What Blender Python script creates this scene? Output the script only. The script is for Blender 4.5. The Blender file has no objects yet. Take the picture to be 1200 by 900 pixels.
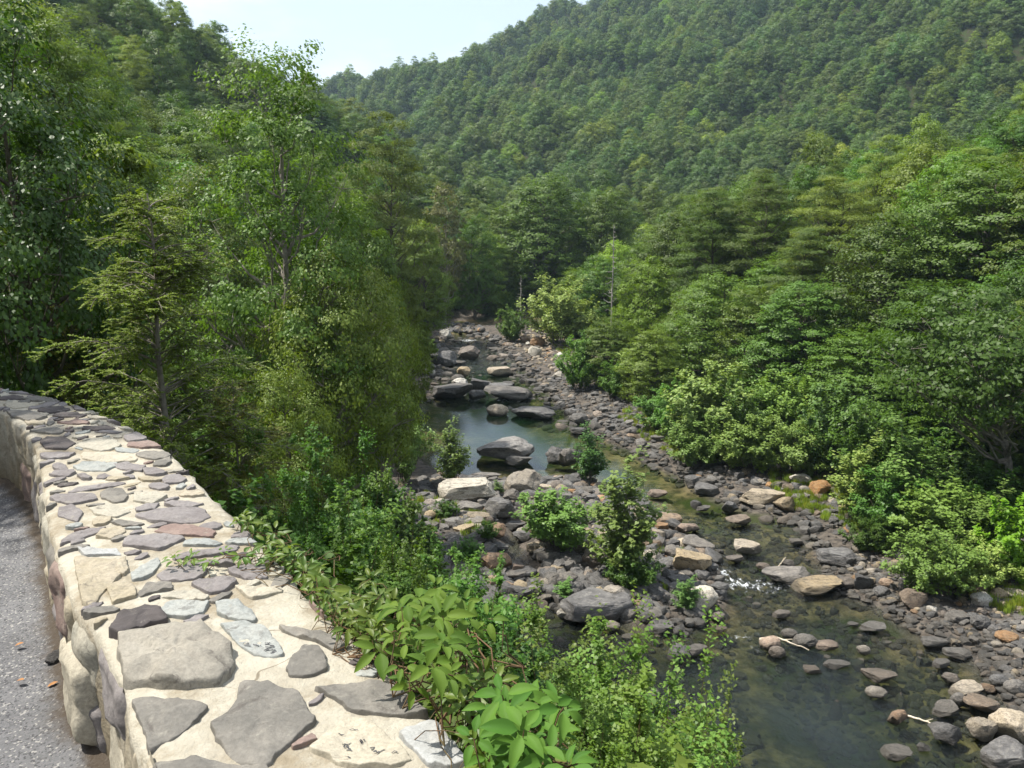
import bpy, bmesh, math, random
import numpy as np
from mathutils import Vector, noise as mnoise

SC = bpy.context.scene
COL = SC.collection
R = math.radians

# ------------------------------------------------------------------ camera
EYE = 1.6                      # metres above the path
PITCH = R(11.3)
cam_d = bpy.data.cameras.new('camera')
cam = bpy.data.objects.new('camera', cam_d)
COL.objects.link(cam)
cam.location = (0, 0, EYE)
cam.rotation_euler = (R(90) - PITCH, 0, 0)
cam_d.sensor_width = 36
cam_d.lens = 30
cam_d.clip_start = 0.05
cam_d.clip_end = 6000
SC.camera = cam

# ------------------------------------------------------------------ sky, sun, exposure
SUN_EL = R(60)
SUN_TO = Vector((-0.97, 0.14))         # horizontal direction towards the sun
world = bpy.data.worlds.new('World')
SC.world = world
world.use_nodes = True
wn = world.node_tree
wn.nodes.clear()
w_out = wn.nodes.new('ShaderNodeOutputWorld')
w_bg = wn.nodes.new('ShaderNodeBackground')
w_bg.inputs['Strength'].default_value = 0.112
w_sky = wn.nodes.new('ShaderNodeTexSky')
w_sky.sky_type = 'NISHITA'
w_sky.sun_disc = False
w_sky.sun_elevation = SUN_EL
w_sky.sun_rotation = math.atan2(SUN_TO.x, SUN_TO.y)
w_sky.air_density = 1.0
w_sky.dust_density = 2.2
w_sky.ozone_density = 1.2
# thin summer cloud in the sky: noise over the direction of view
w_tc = wn.nodes.new('ShaderNodeTexCoord')
w_map = wn.nodes.new('ShaderNodeMapping')
w_map.inputs['Scale'].default_value = (1.0, 1.0, 2.6)
w_map.inputs['Location'].default_value = (0.37, 0.11, 0.32)
w_noi = wn.nodes.new('ShaderNodeTexNoise')
w_noi.inputs['Scale'].default_value = 3.2
w_noi.inputs['Detail'].default_value = 6
w_noi.inputs['Roughness'].default_value = 0.55
w_rmp = wn.nodes.new('ShaderNodeMapRange')
w_rmp.interpolation_type = 'SMOOTHSTEP'
w_rmp.inputs['From Min'].default_value = 0.40
w_rmp.inputs['From Max'].default_value = 0.64
w_rmp.inputs['To Min'].default_value = 0.30
w_rmp.inputs['To Max'].default_value = 0.62
w_mix = wn.nodes.new('ShaderNodeMix')
w_mix.data_type = 'RGBA'
w_mix.inputs[7].default_value = (8.9, 9.3, 9.7, 1)
wn.links.new(w_tc.outputs['Generated'], w_map.inputs['Vector'])
wn.links.new(w_map.outputs[0], w_noi.inputs['Vector'])
wn.links.new(w_noi.outputs['Fac'], w_rmp.inputs['Value'])
# one soft cloud standing over the head of the valley
w_dot = wn.nodes.new('ShaderNodeVectorMath'); w_dot.operation = 'DOT_PRODUCT'
w_dot.inputs[1].default_value = Vector((-.198, .918, .345)).normalized()
w_cl = wn.nodes.new('ShaderNodeMapRange'); w_cl.interpolation_type = 'SMOOTHSTEP'
for k, v in zip((1, 2, 3, 4), (math.cos(R(7.5)), math.cos(R(1.5)), 0, .85)): w_cl.inputs[k].default_value = v
w_n2 = wn.nodes.new('ShaderNodeTexNoise'); w_n2.inputs['Scale'].default_value = 14; w_n2.inputs['Detail'].default_value = 6
w_m = wn.nodes.new('ShaderNodeMath'); w_m.operation = 'MULTIPLY_ADD'; w_m.use_clamp = True
w_r2 = wn.nodes.new('ShaderNodeMapRange'); w_r2.inputs[1].default_value = .22; w_r2.inputs[2].default_value = .62; w_r2.interpolation_type = 'SMOOTHSTEP'
wn.links.new(w_tc.outputs['Generated'], w_dot.inputs[0]); wn.links.new(w_dot.outputs['Value'], w_cl.inputs[0])
wn.links.new(w_tc.outputs['Generated'], w_n2.inputs['Vector']); wn.links.new(w_n2.outputs['Fac'], w_r2.inputs[0])
wn.links.new(w_cl.outputs[0], w_m.inputs[0]); wn.links.new(w_r2.outputs[0], w_m.inputs[1]); wn.links.new(w_rmp.outputs[0], w_m.inputs[2])
wn.links.new(w_m.outputs[0], w_mix.inputs[0])
wn.links.new(w_sky.outputs[0], w_mix.inputs[6])
wn.links.new(w_mix.outputs[2], w_bg.inputs['Color'])
wn.links.new(w_bg.outputs[0], w_out.inputs['Surface'])

sun_d = bpy.data.lights.new('sun', 'SUN')
sun_d.energy = 5.0
sun_d.angle = R(0.53)
sun_d.color = (1.0, 0.955, 0.87)
sun = bpy.data.objects.new('sun', sun_d)
COL.objects.link(sun)
to_sun = Vector((SUN_TO.x, SUN_TO.y, 0)).normalized() * math.cos(SUN_EL) + Vector((0, 0, math.sin(SUN_EL)))
sun.rotation_euler = to_sun.to_track_quat('Z', 'Y').to_euler()

SC.view_settings.view_transform = 'Standard'
SC.view_settings.look = 'None'
SC.view_settings.gamma = 1
SC.view_settings.exposure = 0.76
SC.view_settings.use_curve_mapping = False
SC.cycles.max_bounces = 7
SC.cycles.diffuse_bounces = 3
SC.cycles.glossy_bounces = 2
SC.cycles.transmission_bounces = 4
SC.cycles.transparent_max_bounces = 8
SC.cycles.volume_bounces = 0
SC.cycles.caustics_reflective = False
SC.cycles.caustics_refractive = False
SC.cycles.sample_clamp_indirect = 6

# ------------------------------------------------------------------ photo pixel (1200 x 900) -> place in the world
F = 1000.0
_c, _s = math.cos(PITCH), math.sin(PITCH)
WZ = -12.4                      # height of the river surface


def ray(px, py):
    v, w = (px - 600) / F, (450 - py) / F
    return np.array([v, _c + _s * w, -_s + _c * w])


def on_plane(px, py, z):
    d = ray(px, py)
    t = (z - EYE) / d[2]
    return np.array([0, 0, EYE]) + d * t


def at_y(px, py, y):
    d = ray(px, py)
    return np.array([0, 0, EYE]) + d * (y / d[1])


def project(p):
    x, y, z = p[0], p[1], p[2] - EYE
    dep = y * _c - z * _s
    return 600 + F * x / dep, 450 - F * (y * _s + z * _c) / dep, dep


# ------------------------------------------------------------------ mesh helpers
def mesh_quads(name, V, Q, smooth=False):
    V = np.ascontiguousarray(V, dtype=np.float32).reshape(-1, 3)
    Q = np.ascontiguousarray(Q, dtype=np.int32).reshape(-1, 4)
    me = bpy.data.meshes.new(name)
    me.vertices.add(len(V))
    me.vertices.foreach_set('co', V.ravel())
    me.loops.add(Q.size)
    me.loops.foreach_set('vertex_index', Q.ravel())
    me.polygons.add(len(Q))
    me.polygons.foreach_set('loop_start', np.arange(0, Q.size, 4, dtype=np.int32))
    me.polygons.foreach_set('loop_total', np.full(len(Q), 4, dtype=np.int32))
    if smooth:
        me.polygons.foreach_set('use_smooth', np.ones(len(Q), dtype=bool))
    me.update(calc_edges=True)
    me.validate()
    return me


def add_obj(name, me, mat=None, parent=None):
    o = bpy.data.objects.new(name, me)
    COL.objects.link(o)
    if mat is not None and len(me.materials) == 0:
        me.materials.append(mat)
    if parent is not None:
        o.parent = parent
    return o


def tag(o, label=None, cat=None, group=None, kind=None):
    if label: o['label'] = label
    if cat: o['category'] = cat
    if group: o['group'] = group
    if kind: o['kind'] = kind
    return o


def empty(name, loc=(0, 0, 0)):
    o = bpy.data.objects.new(name, None)
    o.empty_display_size = 0.2
    COL.objects.link(o)
    o.location = loc
    return o


class Quads:
    """collects tubes and leaves as quads"""
    def __init__(self):
        self.V, self.Q, self.n = [], [], 0

    def add(self, V, Q):
        self.V.append(np.asarray(V, float)); self.Q.append(np.asarray(Q, int) + self.n); self.n += len(V)

    def tube(self, pts, radii, sides=6):
        pts = np.asarray(pts, float)
        k = len(pts)
        tan = np.gradient(pts, axis=0)
        tan /= np.linalg.norm(tan, axis=1)[:, None] + 1e-9
        ref = np.array([0.31, 0.95, 0.05]) if abs(tan[0][2]) > 0.6 else np.array([0, 0, 1.0])
        a = np.cross(tan, ref); a /= np.linalg.norm(a, axis=1)[:, None] + 1e-9
        b = np.cross(tan, a)
        th = np.linspace(0, 2 * np.pi, sides, endpoint=False)
        r = np.asarray(radii, float)[:, None, None]
        V = pts[:, None, :] + r * (a[:, None, :] * np.cos(th)[None, :, None] + b[:, None, :] * np.sin(th)[None, :, None])
        i = np.arange(k - 1)[:, None] * sides
        j = np.arange(sides)[None, :]
        j2 = (j + 1) % sides
        Q = np.stack([i + j, i + j2, i + sides + j2, i + sides + j], -1).reshape(-1, 4)
        self.add(V.reshape(-1, 3), Q)

    def leaves(self, P, N, T, L, W, fold=0.15):
        P = np.asarray(P, float); n = len(P)
        if n == 0: return
        N = N / (np.linalg.norm(N, axis=1)[:, None] + 1e-9)
        T = T - N * np.sum(T * N, axis=1)[:, None]
        T = T / (np.linalg.norm(T, axis=1)[:, None] + 1e-9)
        B = np.cross(N, T)
        L = np.broadcast_to(np.asarray(L, float), (n,))[:, None]
        W = np.broadcast_to(np.asarray(W, float), (n,))[:, None]
        V = np.stack([P - T * L / 2, P + B * W / 2 + N * W * fold + T * L * .06, P + T * L / 2, P - B * W / 2 + N * W * fold + T * L * .06], 1)
        self.add(V.reshape(-1, 3), np.arange(n * 4).reshape(-1, 4))

    def build(self, name, smooth=False):
        return mesh_quads(name, np.concatenate(self.V), np.concatenate(self.Q), smooth)


def unit(rng, n):
    v = rng.normal(size=(n, 3))
    return v / np.linalg.norm(v, axis=1)[:, None]


# ------------------------------------------------------------------ material helpers
def new_mat(name):
    m = bpy.data.materials.new(name)
    m.use_nodes = True
    nt = m.node_tree
    nt.nodes.clear()
    out = nt.nodes.new('ShaderNodeOutputMaterial')
    return m, nt, out


def N(nt, kind, **kw):
    n = nt.nodes.new(kind)
    for k, v in kw.items():
        if k.startswith('i_'):
            key = k[2:].replace('_', ' ')
            n.inputs[key].default_value = v
        else:
            setattr(n, k, v)
    return n


def rgba(c): return (c[0], c[1], c[2], 1)


def mixc(nt, fac, a, b, mode='MIX'):
    m = nt.nodes.new('ShaderNodeMix'); m.data_type = 'RGBA'; m.blend_type = mode; m.clamp_factor = True
    for sock, v in ((m.inputs[0], fac), (m.inputs[6], a), (m.inputs[7], b)):
        if isinstance(v, (int, float)): sock.default_value = v
        elif isinstance(v, tuple): sock.default_value = rgba(v)
        else: nt.links.new(v, sock)
    return m.outputs[2]


def ramp(nt, val, lo, hi, a=0.0, b=1.0, smooth=True):
    m = nt.nodes.new('ShaderNodeMapRange')
    if smooth: m.interpolation_type = 'SMOOTHSTEP'
    nt.links.new(val, m.inputs[0])
    for k, v in zip((1, 2, 3, 4), (lo, hi, a, b)): m.inputs[k].default_value = v
    return m.outputs[0]


def noise(nt, scale, detail=5, rough=0.6, coord=None, dist=0.0):
    n = nt.nodes.new('ShaderNodeTexNoise')
    n.inputs['Scale'].default_value = scale
    n.inputs['Detail'].default_value = detail
    n.inputs['Roughness'].default_value = rough
    n.inputs['Distortion'].default_value = dist
    if coord is not None: nt.links.new(coord, n.inputs['Vector'])
    return n.outputs['Fac']


def mathn(nt, op, a, b=None):
    m = nt.nodes.new('ShaderNodeMath'); m.operation = op
    for i, v in enumerate((a, b)):
        if v is None: continue
        if isinstance(v, (int, float)): m.inputs[i].default_value = v
        else: nt.links.new(v, m.inputs[i])
    return m.outputs[0]


LEAF_GAIN = (1.88, 1.80, 1.32)


def leaf_mat(name, c1, c2, c3=None, trans=0.40, rough=0.5, spec=0.35, tcol=None, vary=0.35):
    """foliage: colour differs from leaf to leaf and from plant to plant; part of the light passes through"""
    m, nt, out = new_mat(name)
    geo = N(nt, 'ShaderNodeNewGeometry')
    oi = N(nt, 'ShaderNodeObjectInfo')
    c1, c2, c3 = [None if c is None else tuple(v * g for v, g in zip(c, LEAF_GAIN)) for c in (c1, c2, c3)]
    col = mixc(nt, geo.outputs['Random Per Island'], c1, c2)
    if c3 is not None:
        col = mixc(nt, ramp(nt, oi.outputs['Random'], 0.15, 0.95), col, c3)
    # stands of different kinds: colour drifts slowly over the hillside
    pn = noise(nt, .016, 3, .6, oi.outputs['Location'])
    col = mixc(nt, ramp(nt, pn, .36, .64, 0, .55), col, mixc(nt, 1.0, col, (1.35, 1.15, .8), 'MULTIPLY'))
    hs = nt.nodes.new('ShaderNodeHueSaturation')
    r2 = mathn(nt, 'FRACT', mathn(nt, 'MULTIPLY', oi.outputs['Random'], 17.3))
    nt.links.new(ramp(nt, r2, 0, 1, 1 - vary, 1 + vary, False), hs.inputs['Value'])
    r3 = mathn(nt, 'FRACT', mathn(nt, 'MULTIPLY', oi.outputs['Random'], 53.7))
    nt.links.new(ramp(nt, r3, 0, 1, 0.475, 0.52, False), hs.inputs['Hue'])
    nt.links.new(col, hs.inputs['Color'])
    p = N(nt, 'ShaderNodeBsdfPrincipled')
    p.inputs['Roughness'].default_value = rough
    p.inputs['Specular IOR Level'].default_value = spec
    nt.links.new(hs.outputs[0], p.inputs['Base Color'])
    t = N(nt, 'ShaderNodeBsdfTranslucent')
    tc = mixc(nt, 1.0, hs.outputs[0], tcol or (1.25, 1.25, 0.6), 'MULTIPLY')
    nt.links.new(tc, t.inputs['Color'])
    mx = N(nt, 'ShaderNodeMixShader')
    mx.inputs[0].default_value = trans
    nt.links.new(p.outputs[0], mx.inputs[1]); nt.links.new(t.outputs[0], mx.inputs[2])
    nt.links.new(mx.outputs[0], out.inputs['Surface'])
    return m


def rough_mat(name, ca, cb, scale=4, rough=0.85, bump=0.3, bscale=18, spec=0.25, cc=None, bdist=0.03, coord='Object', extra=None):
    m, nt, out = new_mat(name)
    tc = N(nt, 'ShaderNodeTexCoord')
    co = tc.outputs[coord]
    col = mixc(nt, ramp(nt, noise(nt, scale, 6, 0.62, co), 0.35, 0.66), ca, cb)
    if cc is not None:
        col = mixc(nt, ramp(nt, noise(nt, scale * 2.7, 5, 0.6, co), 0.52, 0.68), col, cc)
    if extra: col = extra(nt, col, tc)
    p = N(nt, 'ShaderNodeBsdfPrincipled')
    p.inputs['Roughness'].default_value = rough
    p.inputs['Specular IOR Level'].default_value = spec
    nt.links.new(col, p.inputs['Base Color'])
    b = N(nt, 'ShaderNodeBump')
    b.inputs['Strength'].default_value = bump
    b.inputs['Distance'].default_value = bdist
    nt.links.new(noise(nt, bscale, 8, 0.68, co), b.inputs['Height'])
    nt.links.new(b.outputs[0], p.inputs['Normal'])
    nt.links.new(p.outputs[0], out.inputs['Surface'])
    return m
HAZE = 0.0002
# ------------------------------------------------------------------ plan of the valley
def PX(lst, z): return [tuple(on_plane(a, b, z)[:2]) for a, b in lst]


def seg_dist(X, Y, poly, closed=False):
    """distance to a polyline and the side of it (+ = left of its direction)"""
    P = np.asarray(poly, float)
    if closed: P = np.vstack([P, P[:1]])
    best = np.full(X.shape, 1e9); side = np.zeros(X.shape)
    for a, b in zip(P[:-1], P[1:]):
        d = b - a; L2 = d @ d + 1e-12
        t = np.clip(((X - a[0]) * d[0] + (Y - a[1]) * d[1]) / L2, 0, 1)
        qx, qy = X - (a[0] + t * d[0]), Y - (a[1] + t * d[1])
        q = np.hypot(qx, qy)
        s = np.sign(d[0] * (Y - a[1]) - d[1] * (X - a[0]))
        m = q < best - 1e-7
        best = np.where(m, q, best); side = np.where(m, s, side)
    return best, side


def inside(X, Y, poly):
    P = np.asarray(poly, float); r = np.zeros(X.shape, bool)
    for (x1, y1), (x2, y2) in zip(P, np.roll(P, -1, axis=0)):
        c = ((y1 > Y) != (y2 > Y)) & (X < (x2 - x1) * (Y - y1) / (y2 - y1 + 1e-12) + x1)
        r ^= c
    return r


right_shore = PX([(1200, 860), (1165, 805), (1130, 765), (1075, 745), (1040, 715), (985, 697), (965, 668), (955, 640), (925, 607),
                  (880, 600), (850, 590), (800, 562), (745, 532), (712, 515), (690, 498), (668, 486), (650, 470), (636, 452),
                  (610, 430), (592, 412), (572, 397), (550, 386)], WZ)
left_shore = PX([(516, 386), (522, 400), (513, 420), (502, 440), (505, 460), (488, 470), (478, 500), (482, 530), (520, 554), (590, 563),
                 (640, 562), (690, 563), (735, 577), (770, 600), (800, 625), (835, 650), (846, 680), (846, 712), (800, 738), (745, 734),
                 (690, 712), (640, 704), (600, 712), (612, 760), (655, 815), (700, 872)], WZ)
water_poly = ([(26, -40), (20, -15), (16.5, 5), (14.2, 17)] + right_shore + [(3, 110), (24, 121), (60, 135), (150, 170)]
              + [(150, 176), (60, 141), (22, 126), (-2, 116), (-8, 109)] + left_shore + [(6.5, 14), (10.5, 4), (13, -15), (16, -40)])
pond_poly = PX([(592, 632), (602, 621), (614, 645), (619, 668), (609, 669), (596, 652)], WZ)

left_toe = ([(14, -40), (11, -15), (8.5, 3), (5, 13)] + PX([(660, 880), (600, 800), (550, 730), (500, 660), (450, 600), (452, 555), (462, 510), (478, 466),
            (492, 440), (504, 405), (512, 386)], WZ) + [(-9, 110), (-4, 118), (20, 129), (60, 145), (150, 180)])
right_toe = ([(30, -40), (26, -15), (21, 5)] + PX([(1330, 800), (1190, 700), (1090, 660), (1020, 615), (960, 585), (900, 556), (820, 518), (760, 480), (715, 446),
             (668, 412), (625, 392), (585, 380)], WZ) + [(3, 108), (26, 118), (60, 131), (150, 166)])

WT = 0.46                       # height of the wall top
outer_px = [(563, 900), (505, 832), (445, 772), (388, 722), (345, 680), (312, 642), (282, 612), (252, 583), (222, 550), (192, 522), (152, 500), (110, 482), (60, 466), (0, 455)]
inner_px = [(172, 900), (148, 830), (121, 745), (100, 722), (82, 695), (66, 650), (55, 600), (47, 545), (36, 515), (22, 498), (0, 481)]
w_out_xy = np.array(PX(outer_px, WT)); w_in_xy = np.array(PX(inner_px, WT))


def extend(P):
    d = P[0] - P[2]; d = d / np.linalg.norm(d)
    e = P[-1] - P[-3]; e = e / np.linalg.norm(e)
    e = np.array([-1.0, 0.12]); e /= np.linalg.norm(e)
    return np.vstack([P[0] + d * 9, P[0] + d * 4, P[0] + d * 1.5, P, P[-1] + e * 2.5, P[-1] + e * 6])


w_out_xy = extend(w_out_xy); w_in_xy = extend(w_in_xy)


def resample(P, n):
    L = np.r_[0, np.cumsum(np.linalg.norm(np.diff(P, axis=0), axis=1))]
    s = np.linspace(0, L[-1], n)
    return np.stack([np.interp(s, L, P[:, 0]), np.interp(s, L, P[:, 1])], 1)


def smooth_line(P, k=3):
    for _ in range(k):
        P = np.vstack([P[:1], (P[:-2] + 2 * P[1:-1] + P[2:]) / 4, P[-1:]])
    return P


bench = [tuple(p) for p in w_out_xy] + [(-16, 9), (-24, 22), (-30, 50), (-33, 80), (-31, 110), (-26, 135), (-10, 152), (22, 160), (60, 174), (150, 205)]
bench[0] = (bench[0][0] + 6, bench[0][1] - 25)


def smax(a, b, k):
    h = np.clip(0.5 + 0.5 * (a - b) / k, 0, 1)
    return b + (a - b) * h + k * h * (1 - h)


_rng0 = np.random.default_rng(5)
_waves = [(_rng0.uniform(0, 6.28), _rng0.uniform(0, 6.28), w, a) for w, a in ((3.1, .16), (5.3, .22), (9.7, .3), (19, .5), (47, 1.6), (90, 4.5), (140, 6.5))]


def lumps(X, Y, lo, hi):
    z = np.zeros(X.shape)
    for (ph, an, w, a) in _waves:
        if lo <= w <= hi:
            u = X * math.cos(an) + Y * math.sin(an); v = -X * math.sin(an) + Y * math.cos(an)
            z += a * np.sin(2 * np.pi * u / w + ph + 1.3 * np.sin(2 * np.pi * v / (w * 1.37) + ph * 2)) * np.cos(2 * np.pi * v / (w * .83) + ph)
    return z


def ground(X, Y):
    X = np.asarray(X, float); Y = np.asarray(Y, float)
    shp = X.shape; X = X.ravel(); Y = Y.ravel()
    dw, _ = seg_dist(X, Y, water_poly, True); inw = inside(X, Y, water_poly)
    dp, _ = seg_dist(X, Y, pond_poly, True); inp = inside(X, Y, pond_poly)
    bed = np.where(inw, -np.minimum(0.10 + 0.10 * dw, 0.95), np.minimum(0.02 + 0.12 * dw, 0.55))
    bed = np.where(inp, -0.12 - 0.3 * dp, np.where(dp < 0.8, np.minimum(bed, 0.05 + 0.35 * dp), bed))
    bed = WZ + bed + lumps(X, Y, 3, 6) * 0.30
    dl, sl = seg_dist(X, Y, left_toe); dr, sr = seg_dist(X, Y, right_toe)
    db, sb = seg_dist(X, Y, bench)
    onleft = sl > 0; onright = sr < 0
    road = sb > 0
    t = dl / (dl + db + 1e-6)
    bank = -12.0 + 11.75 * np.power(t, 0.88) + lumps(X, Y, 9, 20) * np.clip(dl * .15, 0, 1) * np.clip(db * .25, 0, 1) * .8
    hill_l = np.where(db < 9, -0.03, -0.03 + 0.8 * (db - 9)) + lumps(X, Y, 19, 100) * np.clip((db - 9) / 40, 0, 1)
    hill_l = np.minimum(hill_l, np.maximum(np.minimum(4.4 + .39 * (6 - X), -10 + .60 * (6 - X)) - .35 * np.maximum(Y - 185, 0), np.where(Y < 60, 300, -14)))
    left = np.where(road, hill_l, bank)
    right = -12.0 + 0.10 * np.minimum(dr, 7) + 0.33 * np.maximum(dr - 7, 0) + lumps(X, Y, 9, 50) * np.clip(dr / 25, 0, 1) * .7
    z = np.where(onleft & (dl > 0), left, np.where(onright, right, bed))
    # the mountain that closes the valley
    rr = np.hypot(X, Y); az = np.degrees(np.arctan2(X, Y))
    azc = np.clip(az, -70, 75)
    ridge = 113 + 3.8 * azc
    up = np.clip((rr - 195) / 430, 0, 2)
    prof = np.where(up < 1, up, 1 - (up - 1) * 0.5)
    mt = -14 + (np.clip(ridge, 20, 260) + 14) * prof + lumps(X, Y, 80, 200) * np.clip((rr - 200) / 200, 0, 1) * 2.0
    mt = np.where((Y > 0), mt, -14)
    z = np.where(Y > 100, smax(z, mt, 4.0), z)
    return z.reshape(shp)


def gz(x, y): return float(ground(np.array([x]), np.array([y]))[0])


# ------------------------------------------------------------------ terrain: one sheet out past the ridge
def spaced(a0, a1, n, tight):
    u = np.linspace(np.arcsinh(a0 / tight), np.arcsinh(a1 / tight), n)
    return np.sinh(u) * tight


gx = np.unique(np.r_[spaced(-1000, 1100, 330, 14)]); gy = np.unique(np.r_[spaced(-70, 1400, 420, 28)])
GX, GY = np.meshgrid(gx, gy)
GZ = ground(GX, GY)
nx, ny = len(gx), len(gy)
ii, jj = np.meshgrid(np.arange(ny - 1), np.arange(nx - 1), indexing='ij')
q = np.stack([ii * nx + jj, ii * nx + jj + 1, (ii + 1) * nx + jj + 1, (ii + 1) * nx + jj], -1).reshape(-1, 4)
me = mesh_quads('terrain', np.stack([GX, GY, GZ], -1).reshape(-1, 3), q, True)
X_, Y_ = GX.ravel(), GY.ravel()
dl, sl = seg_dist(X_, Y_, left_toe); dr, sr = seg_dist(X_, Y_, right_toe)
forest = np.clip(np.maximum(np.where(sl > 0, dl, 0), np.where(sr < 0, dr, 0)) / 2.0, 0, 1)
dwa, _ = seg_dist(X_, Y_, water_poly, True); inwa = inside(X_, Y_, water_poly)
wet = np.where(inwa, np.clip(dwa / 2.5, 0, 1), 0)
for nm, arr in (('forest', forest), ('deep', wet)):
    at = me.attributes.new(nm, 'FLOAT', 'POINT'); at.data.foreach_set('value', arr.astype(np.float32))


def terrain_material():
    m, nt, out = new_mat('valley_ground')
    tc = N(nt, 'ShaderNodeTexCoord'); co = tc.outputs['Object']
    af = N(nt, 'ShaderNodeAttribute', attribute_name='forest'); ad = N(nt, 'ShaderNodeAttribute', attribute_name='deep')
    soil = mixc(nt, ramp(nt, noise(nt, 0.8, 6, .65, co), .4, .62), (.035, .03, .016), (.03, .05, .012))
    gravel = mixc(nt, ramp(nt, noise(nt, 2.6, 8, .7, co), .36, .64), (.045, .04, .036), (.13, .11, .09))
    bed = mixc(nt, ramp(nt, noise(nt, 1.7, 7, .7, co), .38, .64), (.05, .043, .022), (.20, .15, .08))
    bed = mixc(nt, ramp(nt, noise(nt, 0.45, 3, .5, co), .45, .62), bed, (.04, .05, .012))
    c = mixc(nt, ramp(nt, ad.outputs['Fac'], 0.0, .25), gravel, bed)
    c = mixc(nt, ramp(nt, mathn(nt, 'ADD', af.outputs['Fac'], mathn(nt, 'MULTIPLY', mathn(nt, 'SUBTRACT', noise(nt, .6, 4, .6, co), .5), .8)), .3, .7), c, soil)
    p = N(nt, 'ShaderNodeBsdfPrincipled'); p.inputs['Roughness'].default_value = .9; p.inputs['Specular IOR Level'].default_value = .15
    nt.links.new(c, p.inputs['Base Color'])
    b = N(nt, 'ShaderNodeBump'); b.inputs['Strength'].default_value = .7; b.inputs['Distance'].default_value = .12
    nt.links.new(noise(nt, 3.3, 8, .7, co), b.inputs['Height']); nt.links.new(b.outputs[0], p.inputs['Normal'])
    nt.links.new(p.outputs[0], out.inputs['Surface'])
    return m


tag(add_obj('terrain', me, terrain_material()), 'valley floor, banks and wooded mountain slopes', kind='structure')

# ------------------------------------------------------------------ river water
wx = np.arange(-14, 40, .3); wy = np.r_[np.arange(-20, 75, .3), np.arange(75, 150, .8)]
WX, WY = np.meshgrid(wx, wy)
dep = np.clip(WZ - ground(WX, WY), -0.3, 3)
foam_px = [(837, 625, .5), (845, 672, .9), (863, 684, 1.0), (842, 658, .6), (894, 687, .9), (912, 690, .8), (870, 748, .7), (886, 759, .7), (556, 468, .8), (590, 469, .8),
           (606, 469, .7), (640, 463, .6), (505, 422, .6), (548, 399, 1.0), (541, 423, .8), (560, 434, .6), (870, 640, .4), (1075, 727, .3), (1040, 742, .3), (1030, 790, .4), (930, 690, .7),
           (1120, 853, .25), (905, 640, .3), (820, 735, .35)]
foam = np.zeros(WX.shape)
for a, b, s in foam_px:
    c = on_plane(a, b, WZ)
    r = 0.55 + 0.012 * c[1]
    foam = np.maximum(foam, s * np.exp(-(((WX - c[0]) / (r * 1.3)) ** 2 + ((WY - c[1]) / r) ** 2)))
for a, b in ((545, 390), (530, 400), (550, 412), (600, 425), (560, 440), (620, 445)):
    c = on_plane(a, b, WZ); foam = np.maximum(foam, .5 * np.exp(-(((WX - c[0]) / 2.0) ** 2 + ((WY - c[1]) / 3.0) ** 2)))
ny2, nx2 = WX.shape
ii, jj = np.meshgrid(np.arange(ny2 - 1), np.arange(nx2 - 1), indexing='ij')
keep = (np.maximum.reduce([dep[:-1, :-1], dep[1:, :-1], dep[:-1, 1:], dep[1:, 1:]]) > -0.25)
q = np.stack([ii * nx2 + jj, ii * nx2 + jj + 1, (ii + 1) * nx2 + jj + 1, (ii + 1) * nx2 + jj], -1)[keep]
fast = np.where(WY < 36, .42, 0) + np.exp(-((WY - 31) / 7) ** 2) * .35 + np.exp(-((WY - 90) / 11) ** 2)
me = mesh_quads('river_water', np.stack([WX, WY, np.full(WX.shape, WZ)], -1).reshape(-1, 3), q, True)
for nm, arr in (('depth', np.clip(dep, 0, 3)), ('foam', foam), ('fast', fast)):
    at = me.attributes.new(nm, 'FLOAT', 'POINT'); at.data.foreach_set('value', arr.ravel().astype(np.float32))


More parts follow.
